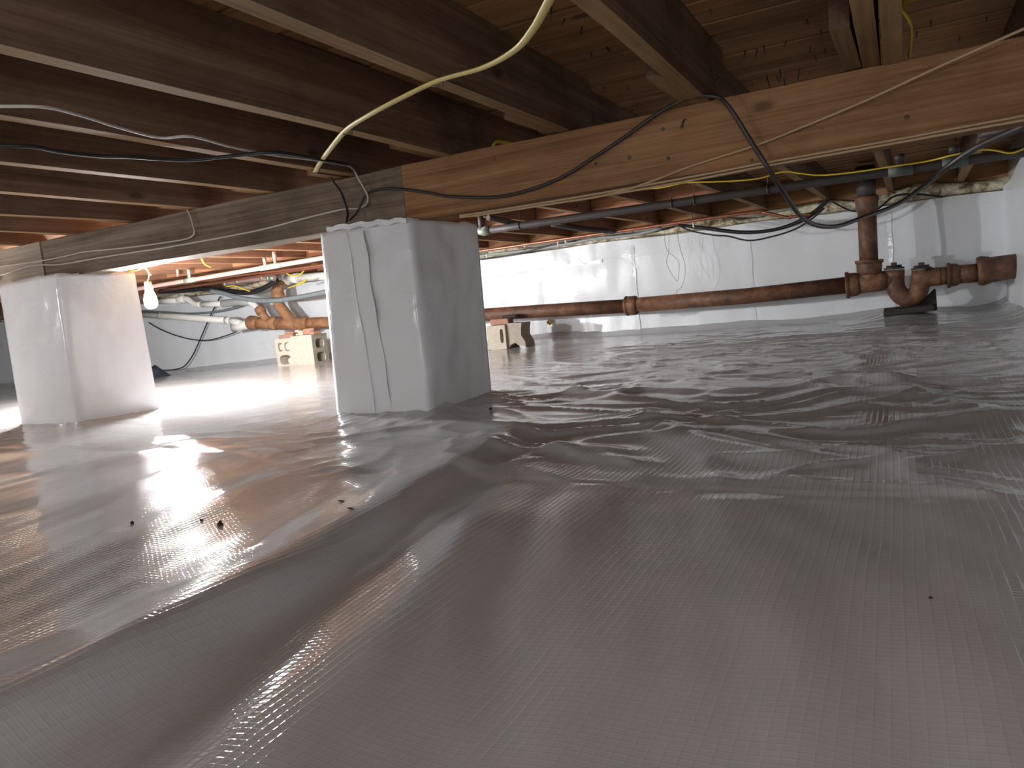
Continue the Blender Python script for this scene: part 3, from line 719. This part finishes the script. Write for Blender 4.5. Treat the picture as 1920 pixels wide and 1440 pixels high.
cable('cable_bundle', [gy(1262, 421, YB), gy(1290, 424, YB), gy(1330, 429, YB), gy(1380, 435, YB), gy(1420, 435, YB), gy(1460, 429, YB), gy(1500, 415, YB), gy(1530, 396, YB), gy(1553, 374, YB)], .021, M_BLACK, 'thick bundle of black cables sagging in front of the back wall', 'cable', None, 8, .7, 6, None, [.012, .018, .020, .020, .019, .018, .022, .024, .018])
cable('thin_cable', [gy(1272, 423, YB-.04), gy(1300, 434, YB-.04), gy(1340, 441, YB-.04), gy(1366, 443, YB-.04), gy(1405, 451, YB-.04), gy(1450, 443, YB-.04), gy(1490, 430, YB-.04), gy(1520, 412, YB-.04), gy(1546, 390, YB-.04)], .0065, M_BLACK, 'thin black cable sagging lowest below the black cable bundle', 'cable', None, 6, 1, 6)
cable('thin_cable', [gy(1560, 378, 5.8), gy(1575, 386, 5.8), gy(1592, 394, 5.8), gy(1606, 397, 5.8)], .006, M_BLACK, 'short black cable meeting the vertical iron pipe from the left', 'cable', None, 6)
cable('thin_cable', [gy(1640, 397, 5.9), gy(1655, 385, 5.9), gy(1675, 369, 5.95), gy(1700, 364, 5.98), gy(1730, 365, 6.0), gy(1768, 369, 6.02)], .007, M_BLACK, 'black cable curving up from behind the vertical iron pipe to the foam', 'cable', None, 6)
cable('grey_conduit', [gy(880, 483, 6.0), gy(930, 476, 6.0), gy(1000, 468, 6.0), gy(1060, 458, 6.0), gy(1120, 447, 6.0), gy(1190, 440, 6.0), gy(1240, 428, 6.0)], .021, M_GREYV, 'grey plastic conduit lying on the foam left of the cable bundle', 'conduit', None, 10, .6, 5)
cable('thin_cable', [gy(880, 489, 5.95), gy(930, 483, 5.95), gy(985, 473, 5.95), gy(1030, 460, 5.95), gy(1075, 452, 5.95)], .007, M_GREYC, 'dark cable hugging the top edge of the back wall liner beside the pier', 'cable', None, 6)
cable('thin_wire', [gy(1030, 402, 4.4), gy(1056, 398, 4.4), gy(1075, 390, 4.4), gy(1085, 385, 4.4)], .004, M_BLACK, 'short black wire rising between two far joists over the dark pipe', 'wire', None, 6)
YW = 5.86
cable('thin_wire', [gy(1246, 425, YW), gy(1246, 440, YW), gy(1248, 460, YW), gy(1254, 473, YW), gy(1265, 482, YW), gy(1273, 492, YW), gy(1273, 510, YW), gy(1270, 527, YW), gy(1262, 518, YW), gy(1252, 500, YW), gy(1250, 488, YW), gy(1254, 470, YW), gy(1254, 428, YW)], .0016, M_WIRE, 'thin wire hanging in a crossed loop in front of the back wall', 'wire', None, 5)
cable('thin_wire', [gy(1271, 424, YW), gy(1271, 445, YW), gy(1276, 468, YW), gy(1284, 495, YW), gy(1284, 520, YW), gy(1277, 539, YW), gy(1270, 545, YW), gy(1268, 551, YW-.05)], .0016, M_WIRE, 'thin wire trailing straight down onto the long rusty pipe', 'wire', None, 5)

# ---------------------------------------------------------------- spray foam along the sill
V = []; ux = np.arange(-12.3, .69, .022); nv = 9
for u in ux:
    th = .055+.03*float(perlin(np.array([u*4.5]), np.array([.3]), 81)[0])
    zt = .478+.05*float(perlin(np.array([u*2.7]), np.array([.9]), 82)[0])+.045*sstep(-1.2, .4, np.array([u]))[0]
    zb = .420
    for k_ in range(nv):
        a = math.pi*k_/(nv-1)
        bl = 1+.5*float(perlin(np.array([u*13.]), np.array([k_*.6]), 83)[0])
        V.append((u, 6.13-th*math.sin(a)*bl-.012, (zb+zt)/2-(zt-zb)/2*math.cos(a)))
o = MB().add(V, [(i*nv+k_, (i+1)*nv+k_, (i+1)*nv+k_+1, i*nv+k_+1) for i in range(len(ux)-1) for k_ in range(nv-1)], True).build('spray_foam', M_FOAM)
tag(o, 'lumpy cream spray foam along the sill above the back wall liner', 'insulation')

# ---------------------------------------------------------------- the cast-iron drain on the back wall
YI = 5.72
drain = tag(empty('iron_drain', tuple(gy(1628, 535, YI))), 'rusty cast-iron drain line with running trap along the back wall', 'pipe')
def I(px, py, y_=YI): return at(px, py, y=y_)
def part(name, m, fn):
    mb = MB(); fn(mb); o = mb.build(name, m); under(o, drain); return o
RI = .0585
part('pipe_length', M_IRON, lambda b_: b_.tube([I(668, 602.5), I(880, 592), I(1000, 584), I(1176, 573.5)], .054, 20))
part('pipe_length', M_IRON, lambda b_: b_.tube([I(1190, 572), I(1400, 555), I(1592, 534)], .057, 20))
def hub(b_, a, c, r0, r1, bead=.008, n=20):
    a = Vector(a); c = Vector(c)
    ts = [0, .03, .031, .22, .221, .30, .75, 1.0]; rs = [r0+bead, r0+bead, r0+bead, r0+bead, r0, r0, (r0*.8+r1*.2), r1]
    b_.tube([a.lerp(c, t) for t in ts], rs, n)
part('pipe_hub', M_IRON, lambda b_: b_.tube([I(1172, 574), I(1175, 573.7), I(1177.5, 573.4), I(1179, 573.2), I(1180, 573.1), I(1193, 572), I(1196, 571.7)], [.064, .078, .078, .066, .074, .074, .060], 20))
part('pipe_hub', M_IRON, lambda b_: hub(b_, I(1586, 535), I(1614, 532), .082, .066))
# tee body with its upright branch
part('tee_body', M_IRON, lambda b_: (b_.tube([I(1608, 532), I(1628, 529.5), I(1650, 527), I(1664, 525)], [.066, .068, .068, .062], 20),
                                      b_.tube([I(1631, 530), I(1630.5, 515), I(1630, 502)], [.066, .066, .07], 20)))
part('pipe_hub', M_IRON, lambda b_: hub(b_, I(1629.5, 487.5), I(1630, 515), .080, .067))
part('stack_pipe', M_IRON, lambda b_: b_.tube([I(1629, 492), I(1627, 440), I(1625.5, 396)], .0585, 20))
part('pipe_hub', M_IRON, lambda b_: b_.tube([I(1624.5, 368), I(1624.6, 371), I(1624.8, 375), I(1625, 382), I(1625.3, 391), I(1625.6, 401)], [.068, .075, .075, .070, .069, .0585], 20))
part('stack_pipe', M_DARKPIPE, lambda b_: b_.tube([I(1624.5, 372), I(1623, 340), I(1621.5, 312)], .060, 20))
# running trap
trap = [I(1677, 512), I(1677.5, 528), I(1680, 541), I(1688, 553), I(1701, 559.5), I(1714, 556), I(1722, 546), I(1726, 533), I(1732, 524), I(1745, 519.5), I(1764, 518)]
part('trap_inlet', M_IRON, lambda b_: b_.tube([I(1652, 527), I(1664, 525.5), I(1677, 524)], .058, 20))
part('trap_bend', M_IRON, lambda b_: b_.tube(spline(trap, 5), .059, 20))
part('vent_neck', M_IRON, lambda b_: b_.tube([I(1677.5, 522), I(1677.2, 513), I(1677, 506)], [.060, .061, .061], 18))
part('vent_neck', M_IRON, lambda b_: b_.tube([I(1725, 534), I(1727, 518), I(1727.5, 507)], [.058, .057, .057], 18))
for (px, py) in ((1676.5, 505), (1728, 505)):
    def capf(b_, px=px, py=py):
        p = I(px, py); b_.tube([p, p+Vector((0, 0, .012)), p+Vector((0, 0, .013)), p+Vector((0, 0, .028))], [.062, .062, .048, .046], 18)
        q_ = p+Vector((.0, 0, .028)); b_.box(q_.x-.018, q_.x+.018, q_.y-.018, q_.y+.018, q_.z-.002, q_.z+.018)
    part('cleanout_plug', M_DARKPIPE, capf)
part('trap_outlet', M_IRON, lambda b_: b_.tube([I(1755, 518.5), I(1784, 516)], .057, 20))
part('pipe_hub', M_IRON, lambda b_: hub(b_, I(1776, 516.5), I(1800, 514.5), .074, .06))
part('pipe_length', M_IRON, lambda b_: b_.tube([I(1790, 515), I(1842, 511)], .059, 20))
part('wall_hub', M_IRON, lambda b_: b_.tube([I(1832, 509), I(1833, 508.9), I(1840, 508), I(1842, 507.8), I(1856, 506), I(1857, 506), I(1888, 501), I(1905, 499)], [.05, .090, .095, .095, .086, .082, .078, .078], 22))
# left end: wye fittings and the riser beyond the centre pier
def IL(px, py): return at(px, py, y=5.75)
dl = tag(empty('iron_fitting', tuple(IL(540, 605))), 'orange-rusted cast-iron wye fittings resting on concrete blocks between the piers', 'pipe')
def partl(name, m, fn):
    mb = MB(); fn(mb); o = mb.build(name, m); under(o, dl); return o
partl('pipe_length', M_IRON_L, lambda b_: b_.tube([IL(570, 606), IL(615, 604), IL(672, 601.5)], .052, 18))
partl('pipe_hub', M_IRON_L, lambda b_: b_.tube([IL(556, 607), IL(559, 607), IL(562, 607), IL(570, 606.5), IL(573, 606.4), IL(575, 606.3), IL(579, 606)], [.060, .067, .067, .066, .070, .070, .055], 18))
partl('wye_body', M_IRON_L, lambda b_: (b_.tube([IL(516, 606), IL(538, 606.5), IL(560, 607)], [.062, .064, .062], 18),
                                          b_.tube(spline([IL(551, 606), IL(541, 594), IL(529, 580), IL(523, 570), IL(521.5, 560)], 4), .055, 18)))
partl('pipe_hub', M_IRON_L, lambda b_: b_.tube([IL(508, 606), IL(510, 606), IL(517, 606), IL(519, 606), IL(522, 606)], [.060, .070, .070, .064, .060], 18))
partl('wye_body', M_IRON_L, lambda b_: (b_.tube([IL(480, 606), IL(495, 606), IL(512, 606)], [.062, .058, .058], 18),
                                          b_.tube([IL(503, 603), IL(494, 591), IL(489, 583)], [.046, .040, .040], 16)))
partl('pipe_hub', M_IRON_L, lambda b_: b_.tube([IL(467.5, 605), IL(470, 605), IL(479, 605.5), IL(482, 605.5), IL(485, 606)], [.062, .074, .072, .066, .060], 18))
partl('pipe_hub', M_IRON_L, lambda b_: b_.tube([IL(492, 588), IL(491, 586.5), IL(487, 580), IL(485, 577)], [.042, .053, .053, .048], 16))
partl('riser_hub', M_IRON_L, lambda b_: b_.tube([IL(521.3, 563), IL(521, 556), IL(520.8, 549), IL(520.6, 548), IL(520.2, 536), IL(519, 524), IL(517.5, 516)], [.055, .066, .066, .058, .055, .054, .052], 18))
partl('riser_branch', M_IRON_L, lambda b_: b_.tube([IL(520, 536), IL(528, 529), IL(538, 524.5)], [.05, .048, .046], 16))

# ---------------------------------------------------------------- white pipes at left
pv = tag(empty('pvc_pipe', tuple(IL(380, 598))), 'white plastic drain pipe entering the rusty wye from the left', 'pipe')
def partp(root, name, m, fn):
    mb = MB(); fn(mb); o = mb.build(name, m); under(o, root); return o
partp(pv, 'pipe_length', M_PVC, lambda b_: b_.tube([IL(250, 588.5), IL(340, 594.5), IL(428, 601)], .034, 14))
partp(pv, 'coupling', M_PVC, lambda b_: b_.tube([IL(424, 600.5), IL(433, 601.5)], .040, 14))
partp(pv, 'coupling', M_GREYV, lambda b_: b_.tube([IL(299.5, 592), IL(303, 592.2)], .038, 14))
partp(pv, 'wye', M_PVC, lambda b_: (b_.tube([IL(431, 601), IL(442, 604), IL(453, 608)], [.038, .038, .040], 14), b_.tube([IL(437, 614.5), IL(450, 612), IL(470, 606.5)], [.044, .046, .046], 14)))
pv2 = tag(empty('pvc_pipe', tuple(IL(390, 568))), 'white plastic pipe with a bend and grey coupling above the lower white pipe', 'pipe')
partp(pv2, 'pipe_length', M_PVC, lambda b_: b_.tube([IL(296, 565), IL(336, 563)], .030, 14))
partp(pv2, 'coupling', M_PVC, lambda b_: b_.tube([IL(334, 563), IL(336, 562), IL(343, 561), IL(346, 561)], [.034, .042, .042, .036], 14))
partp(pv2, 'bend', M_PVC, lambda b_: b_.tube(spline([IL(344, 561), IL(352, 561), IL(360, 567), IL(369, 571), IL(378, 571)], 3), .033, 14))
partp(pv2, 'pipe_length', M_PVC, lambda b_: b_.tube([IL(374, 571.3), IL(422, 569)], .030, 14))
partp(pv2, 'rubber_coupling', M_GREYV, lambda b_: b_.tube([IL(418, 569.2), IL(420, 569), IL(448, 566), IL(470, 567)], [.040, .040, .038, .036], 14))
partp(pv2, 'bend', M_PVC, lambda b_: b_.tube(spline([IL(468, 567), IL(474, 569), IL(481, 576), IL(486, 582)], 3), .034, 14))
pv3 = tag(empty('pvc_pipe', tuple(IL(570, 520))), 'large white plastic wye and pipe joining the top of the rusty riser', 'pipe')
partp(pv3, 'pipe_length', M_PVC, lambda b_: b_.tube([IL(552, 522), IL(600, 518), IL(660, 513)], .040, 16))
partp(pv3, 'wye', M_PVC, lambda b_: (b_.tube([IL(520, 512), IL(532, 520), IL(543, 526)], [.046, .052, .048], 16), b_.tube([IL(538, 523), IL(556, 522)], [.05, .047], 16), b_.tube([IL(516, 505), IL(524, 511)], .040, 14)))
partp(pv3, 'coupling', M_PVC, lambda b_: b_.tube([IL(546, 522.4), IL(560, 521.3)], .050, 16))

# hoses and small pipes behind
YH = 5.4
cable('grey_hose', [gy(396, 546, YH), gy(415, 549, YH), gy(440, 556, YH), gy(479, 563, YH), gy(520, 563, YH), gy(562, 557, YH), gy(608, 548, YH), gy(660, 536, YH)], .023, M_GHOSE, 'grey hose sagging in front of the rusty riser', 'hose', None, 12)
cable('black_hose', [gy(300, 547, 5.5), gy(345, 545, 5.5), gy(394, 541, 5.5), gy(430, 546, 5.5), gy(460, 549, 5.5), gy(484, 545, 5.5), gy(506, 534, 5.5), gy(520, 525, 5.5)], .024, M_BLACK, 'black hose looping behind the rusty riser', 'hose', None, 12)
cable('thin_cable', [gy(262, 583, 5.95), gy(305, 585, 5.95), gy(350, 588, 5.95), gy(400, 585, 5.95), gy(440, 577, 5.95), gy(458, 571, 5.95)], .011, M_GHOSE, 'grey cable sagging between the two white plastic pipes', 'cable', None, 8)
cable('thin_cable', [gy(279, 605, 5.95), gy(300, 617, 5.95), gy(330, 629, 5.95), gy(365, 637, 5.95), gy(395, 637, 5.95), gy(425, 629, 5.95), gy(443, 622, 5.95)], .0065, M_BLACK, 'thin black cable drooping below the lower white pipe', 'cable', None, 6)
cable('thin_cable', [gy(413, 556, 6.0), gy(402, 577, 6.0), gy(390, 602, 6.0), gy(378, 630, 6.0), gy(362, 665, 5.98), gy(345, 687, 5.95), gy(325, 693, 5.95), gy(299, 694, 5.95)], .007, M_BLACK, 'thin black cable slanting down the back wall to the dark cloth', 'cable', None, 6)
cable('copper_pipe', [gy(300, 545, 5.2), gy(420, 528, 5.2), gy(520, 512, 5.2), gy(660, 492, 5.2)], .013, M_COPPER, 'copper pipe just below the pale supply pipe between the piers', 'pipe', None, 10, 1, 3)
cable('copper_pipe', [gy(290, 540, 5.0), gy(420, 520, 5.0), gy(560, 503, 5.0), gy(660, 487, 5.0)], .010, M_COPPER, 'thinner copper pipe squeezed against the joists behind the pale supply pipe', 'pipe', None, 10, 1, 3)
cable('copper_pipe', [gy(425, 531, 5.45), gy(470, 524, 5.45), gy(515, 521, 5.45)], .024, M_COPPER_P, 'stout short copper pipe with couplings left of the rusty riser', 'pipe', None, 12, 1, 3)
for (px, py, rr) in ((424, 531, .034), (446, 527, .030), (493, 519, .034), (505, 521, .034), (511, 521, .030)):
    o = MB().tube([gy(px-2.5, py+.4, 5.45), gy(px+2.5, py-.4, 5.45)], rr, 12).build('coupling', M_TEE); under(o, [q_ for q_ in bpy.data.objects if q_.get('label', '').startswith('stout short copper')][0])
def lump(name, pts, m, label, cat, r, group=None, sc=(1, 1, .5)):
    mb = MB()
    for p in pts: mb.sphere(p, r*random.uniform(.8, 1.2), 10, 6, sc, .12)
    c = pts[0]; o = mb.build(name, m, loc=tuple(c)); return tag(o, label, cat, group)
lump('insulation_wad', [gy(440, 541, 5.6), gy(455, 541, 5.6), gy(470, 538, 5.6), gy(484, 534, 5.6), (gy(496, 531, 5.6))], M_INSUL, 'tan insulation wad hanging left of the rusty riser', 'insulation', .05, None, (1.3, 1, .55))
for k_, (pp, lb) in enumerate((([gy(425, 537, 5.35), gy(440, 536, 5.35), gy(455, 541, 5.35), gy(468, 546, 5.35)], 'yellow cable scrap beside the tan insulation wad'),
                       ([gy(527, 502, 5.3), gy(537, 512, 5.3), gy(550, 517, 5.3), gy(562, 515, 5.3), gy(570, 508, 5.3)], 'yellow cable looped round the large white wye'),
                       ([gy(583, 497, 5.3), gy(592, 495, 5.3), gy(604, 496, 5.3), gy(625, 493, 5.3)], 'yellow cable end showing above the large white pipe'),
                       ([gy(555, 534, 5.5), gy(566, 529, 5.5), gy(575, 524, 5.5), gy(566, 531, 5.5), gy(540, 540, 5.5)], 'yellow cable tangle below the large white pipe'),
                       ([gy(378, 486, 3.2), gy(384, 495, 3.3), gy(395, 501, 3.5)], 'yellow cable bend dropping behind the girder above the supply pipe'),
                       ([gy(240, 507, 2.46), gy(256, 506, 2.46), gy(268, 501, 2.46), gy(276, 500, 2.46)], 'yellow cable end at the girder just above the bulb'))):
    cable('yellow_cable', pp, .009 if k_ < 4 else .006, M_YEL, lb, 'cable', None, 8, .7)
cable('white_cord', [gy(270, 501, 2.5), gy(276, 506, 2.5), gy(283, 516, 2.5)], .004, M_PVC, 'short white cord tail at the girder edge right of the bulb', 'cord', None, 6)

# ---------------------------------------------------------------- blocks and bricks under the drain
def cored(mb, o_, ux_, uy_, uz_, w, d, h, holes):
    """block with its cored face on the ux-uz plane, oval cores running along uy; holes: (x0,x1,z0,z1), one above or beside the other"""
    def P(x, y_, z): return o_+ux_*x+uy_*y_+uz_*z
    mb.add([P(0, 0, 0), P(w, 0, 0), P(w, 0, h), P(0, 0, h), P(0, d, 0), P(w, d, 0), P(w, d, h), P(0, d, h)],
           [(4, 7, 6, 5), (0, 4, 5, 1), (2, 6, 7, 3), (0, 3, 7, 4), (1, 5, 6, 2)])
    rows = sorted(set((h_[2], h_[3]) for h_ in holes)); zc = [0]+[(a[1]+b_[0])/2 for a, b_ in zip(rows, rows[1:])]+[h]
    for ri, rw in enumerate(rows):
        hs_ = sorted(h_ for h_ in holes if (h_[2], h_[3]) == rw); xc = [0]+[(a[1]+b_[0])/2 for a, b_ in zip(hs_, hs_[1:])]+[w]
        for hi, h_ in enumerate(hs_):
            cx, cz = (h_[0]+h_[1])/2, (h_[2]+h_[3])/2; rx, rz = (h_[1]-h_[0])/2, (h_[3]-h_[2])/2; n = 24
            R_, E_, B_ = [], [], []
            for k_ in range(n):
                a = 2*math.pi*(k_+.5)/n; ca, sa = math.cos(a), math.sin(a)
                e = lambda v: math.copysign(abs(v)**.6, v)
                E_.append(P(cx+rx*e(ca), 0, cz+rz*e(sa))); B_.append(P(cx+rx*.9*e(ca), d*.8, cz+rz*.9*e(sa)))
                tx = ((xc[hi+1]-cx) if ca > 0 else (xc[hi]-cx))/ca; tz = ((zc[ri+1]-cz) if sa > 0 else (zc[ri]-cz))/sa
                t = min(tx, tz); R_.append(P(cx+ca*t, 0, cz+sa*t))
            mb.add(R_+E_+B_, [(k_, (k_+1) % n, n+(k_+1) % n, n+k_) for k_ in range(n)]+[(n+k_, n+(k_+1) % n, 2*n+(k_+1) % n, 2*n+k_) for k_ in range(n)]+[tuple(range(2*n, 3*n))])
            for (qx, qz) in ((xc[hi], zc[ri]), (xc[hi+1], zc[ri]), (xc[hi], zc[ri+1]), (xc[hi+1], zc[ri+1])):
                js = sorted(range(n), key=lambda k_: (R_[k_]-P(qx, 0, qz)).length)[:2]
                mb.add([R_[js[0]], R_[js[1]], P(qx, 0, qz)], [(0, 1, 2)])
    return mb
ex, ey, ez = Vector((1, 0, 0)), Vector((0, 1, 0)), Vector((0, 0, 1))
zb = -.395
# right-hand block: plain front, two cores on the right face
xL, xR = -4.845, -4.60
mb = MB(); cored(mb, Vector((xR, 5.10, zb)), ey, -ex, ez, .20, xR-xL, .285, [(.045, .155, .04, .125), (.045, .155, .16, .245)])
o = mb.build('concrete_block', M_CONC, loc=((xL+xR)/2, 5.2, zb)); tag(o, 'pale concrete block with a plain front and two dark cores on its right side', 'block')
x0 = -5.085
mb = MB(); cored(mb, Vector((x0, 5.15, zb)), ex, ey, ez, .205, .19, .272, [(.03, .085, .155, .235), (.11, .175, .155, .235), (.035, .165, .035, .12)])
o = mb.build('concrete_block', M_CONC, loc=(x0+.1, 5.2, zb)); tag(o, 'broken concrete block with mortar-filled cores, left of the plain-fronted one', 'block')
mb = MB().sphere((x0+.062, 5.17, zb+.195), .03, 10, 6, (1, .6, 1), .1).sphere((x0+.137, 5.175, zb+.195), .036, 10, 6, (1, .6, 1), .1).sphere((x0+.13, 5.19, zb+.06), .03, 10, 6, (1.2, .6, 1), .1)
mo = mb.build('mortar_fill', M_MORT); under(mo, o)
def brick(x, y_, z, w, d, h, rot, m, label, cat='brick'):
    c, s_ = math.cos(rot), math.sin(rot)
    def P(a, b_, z_): return (x+a*c-b_*s_, y_+a*s_+b_*c, z+z_)
    j = lambda: random.uniform(-.006, .006)
    o = MB().hexa([P(-w/2, -d/2, 0), P(w/2, -d/2, 0), P(w/2, d/2, 0), P(-w/2, d/2, 0)],
                  [P(-w/2+j(), -d/2+j(), h+j()), P(w/2+j(), -d/2+j(), h+j()), P(w/2, d/2, h), P(-w/2, d/2, h)]).build('brick', m, loc=(x, y_, z), bevel=.006)
    return tag(o, label, cat)
zt_ = zb+.272
brick(-4.99, 5.24, zt_, .17, .10, .032, .05, M_BRICK, 'flat brick piece lying on the broken concrete block')
brick(-4.955, 5.25, zt_+.032, .115, .09, .030, -.1, M_BRICK, 'smaller brick piece on the flat one, under the rusty wye')
brick(-4.70, 5.22, zb+.285, .125, .10, .055, .1, M_BRICK, 'thick red brick chunk on the plain-fronted block under the iron pipe')
brick(-4.605, 5.16, zb+.285, .08, .09, .03, -.3, M_BRICK, 'small brick wedge at the right edge of the plain-fronted block')
lump('mortar_rubble', [Vector((-4.84, 5.2, zb+.295)), Vector((-4.81, 5.21, zb+.315)), Vector((-4.86, 5.22, zb+.325)), Vector((-4.79, 5.2, zb+.295))], M_MORT, 'crumbled pale mortar between the brick pieces on the blocks', 'rubble', .03)
# block beside the centre pier
bb = -.372
mb = MB(); cored(mb, Vector((-3.005, 5.40, bb)), ex, ey, ez, .17, .19, .195, [(.12, .15, .05, .165)])
o = mb.build('concrete_block', M_CONC, loc=(-2.93, 5.5, bb)); tag(o, 'pale concrete block behind the centre pier, a brick on top', 'block')
prof = [(0, 0), (.02, .03), (.06, .045), (.09, .022), (.12, .02), (.155, 0), (.15, .05), (.12, .10), (.125, .16), (.135, .2), (.0, .205)]
V = [(-2.83+a, 5.43, bb+z_) for a, z_ in prof]+[(-2.83+a, 5.60, bb+z_) for a, z_ in prof]; n = len(prof)
o = MB().add(V, [tuple(range(n))[::-1], tuple(range(n, 2*n))]+[(k_, (k_+1) % n, n+(k_+1) % n, n+k_) for k_ in range(n)]).build('concrete_block', M_CONCD, loc=(-2.76, 5.5, bb))
tag(o, 'dark broken half block with a notched foot beside the centre pier block', 'block')
brick(-2.92, 5.52, bb+.197, .17, .10, .048, 0, M_BRICK, 'brick on the block behind the centre pier')
brick(-2.86, 5.58, bb+.247, .13, .10, .022, 0.05, M_SLATE, 'thin dark shim between that brick and the long rusty pipe', 'shim')
# pad under the trap
pa, pb = I(1656, 591, 5.66), I(1752, 579, 5.66)
o = MB().hexa([(pa.x, 5.62, pa.z-.006), (pb.x, 5.62, pb.z-.012), (pb.x, 5.86, pb.z-.012), (pa.x, 5.86, pa.z-.006)],
              [(pa.x+.004, 5.625, pa.z+.03), (pb.x-.004, 5.625, pb.z+.03), (pb.x, 5.86, pb.z+.035), (pa.x, 5.86, pa.z+.035)]).build('trap_pad', M_SLATE, loc=tuple((pa+pb)/2), bevel=.006)
tag(o, 'dark rough slab on the liner under the running trap', 'slab')
pc = I(1736, 577, 5.8)
o = MB().hexa([(pc.x-.09, 5.74, pc.z-.02), (pc.x+.065, 5.74, pc.z-.02), (pc.x+.065, 5.88, pc.z-.02), (pc.x-.09, 5.88, pc.z-.02)],
              [(pc.x-.01, 5.75, pc.z+.06), (pc.x+.06, 5.75, pc.z+.125), (pc.x+.06, 5.88, pc.z+.125), (pc.x-.01, 5.88, pc.z+.06)]).build('trap_wedge', M_SLATE, loc=tuple(pc), bevel=.005)
tag(o, 'dark wedge standing on the slab behind the running trap', 'wedge')

# ---------------------------------------------------------------- scraps and crumbs
p = gy(1030, 604, 6.04)
o = MB().sphere(p, .026, 10, 7, (1, .25, .85), .25).build('foam_scrap', M_LEAF, loc=tuple(p)); tag(o, 'amber scrap stuck to the back wall below the rusty pipe', 'scrap')
base = at(300, 711, z=-.435)
V = [base+Vector(q_) for q_ in ((-.25, 0, -.02), (.085, -.04, -.02), (.10, .12, -.02), (-.25, .2, -.02), (-.16, .03, .13), (-.06, .05, .085), (.0, .03, .045), (-.2, .12, .15))]
o = MB().add(V, [(0, 1, 6, 5), (0, 5, 4), (1, 2, 6), (2, 5, 6), (2, 3, 7, 5), (4, 5, 7), (0, 4, 7, 3), (0, 3, 2, 1)]).build('dark_cloth', M_TARP, loc=tuple(base)); tag(o, 'crumpled dark blue cloth on the liner behind the left pier', 'cloth')
for (px, py, s_, lb) in ((413, 985, .0055, 'largest dirt crumb on the near liner left of centre'), (248, 982, .004, 'tiny dirt crumb on the liner below the left pier'), (378, 977, .0035, 'tiny dirt crumb just left of the largest one'),
                         (640, 941, .005, 'dark splinter on the liner below the centre pier'), (657, 955, .0035, 'dark chip close to the splinter below the centre pier'), (920, 769, .006, 'dark crumb on the liner skirt right of the centre pier'), (1745, 1122, .002, 'speck of dirt on the liner in the right foreground')):
    p = at(px, py, z=-.365)
    for _ in range(6): p = at(px, py, z=zf(p.x, p.y))
    mb = MB()
    if 'splinter' in lb: mb.tube([p+Vector((-.012, .004, .001)), p+Vector((0, 0, .002)), p+Vector((.012, -.002, .001))], [.0006, .0016, .0006], 6)
    else:
        mb.sphere(p+Vector((0, 0, s_*.5)), s_, 8, 6, (1, 1, .8), .3)
        if s_ > .0052: mb.sphere(p+Vector((.002, 0, s_*1.4)), s_*.5, 7, 5, (1, 1, 1), .3)
    o = mb.build('dirt_crumb', M_DEBRIS, loc=tuple(p)); tag(o, lb, 'crumb', 'dirt crumbs on the floor liner')
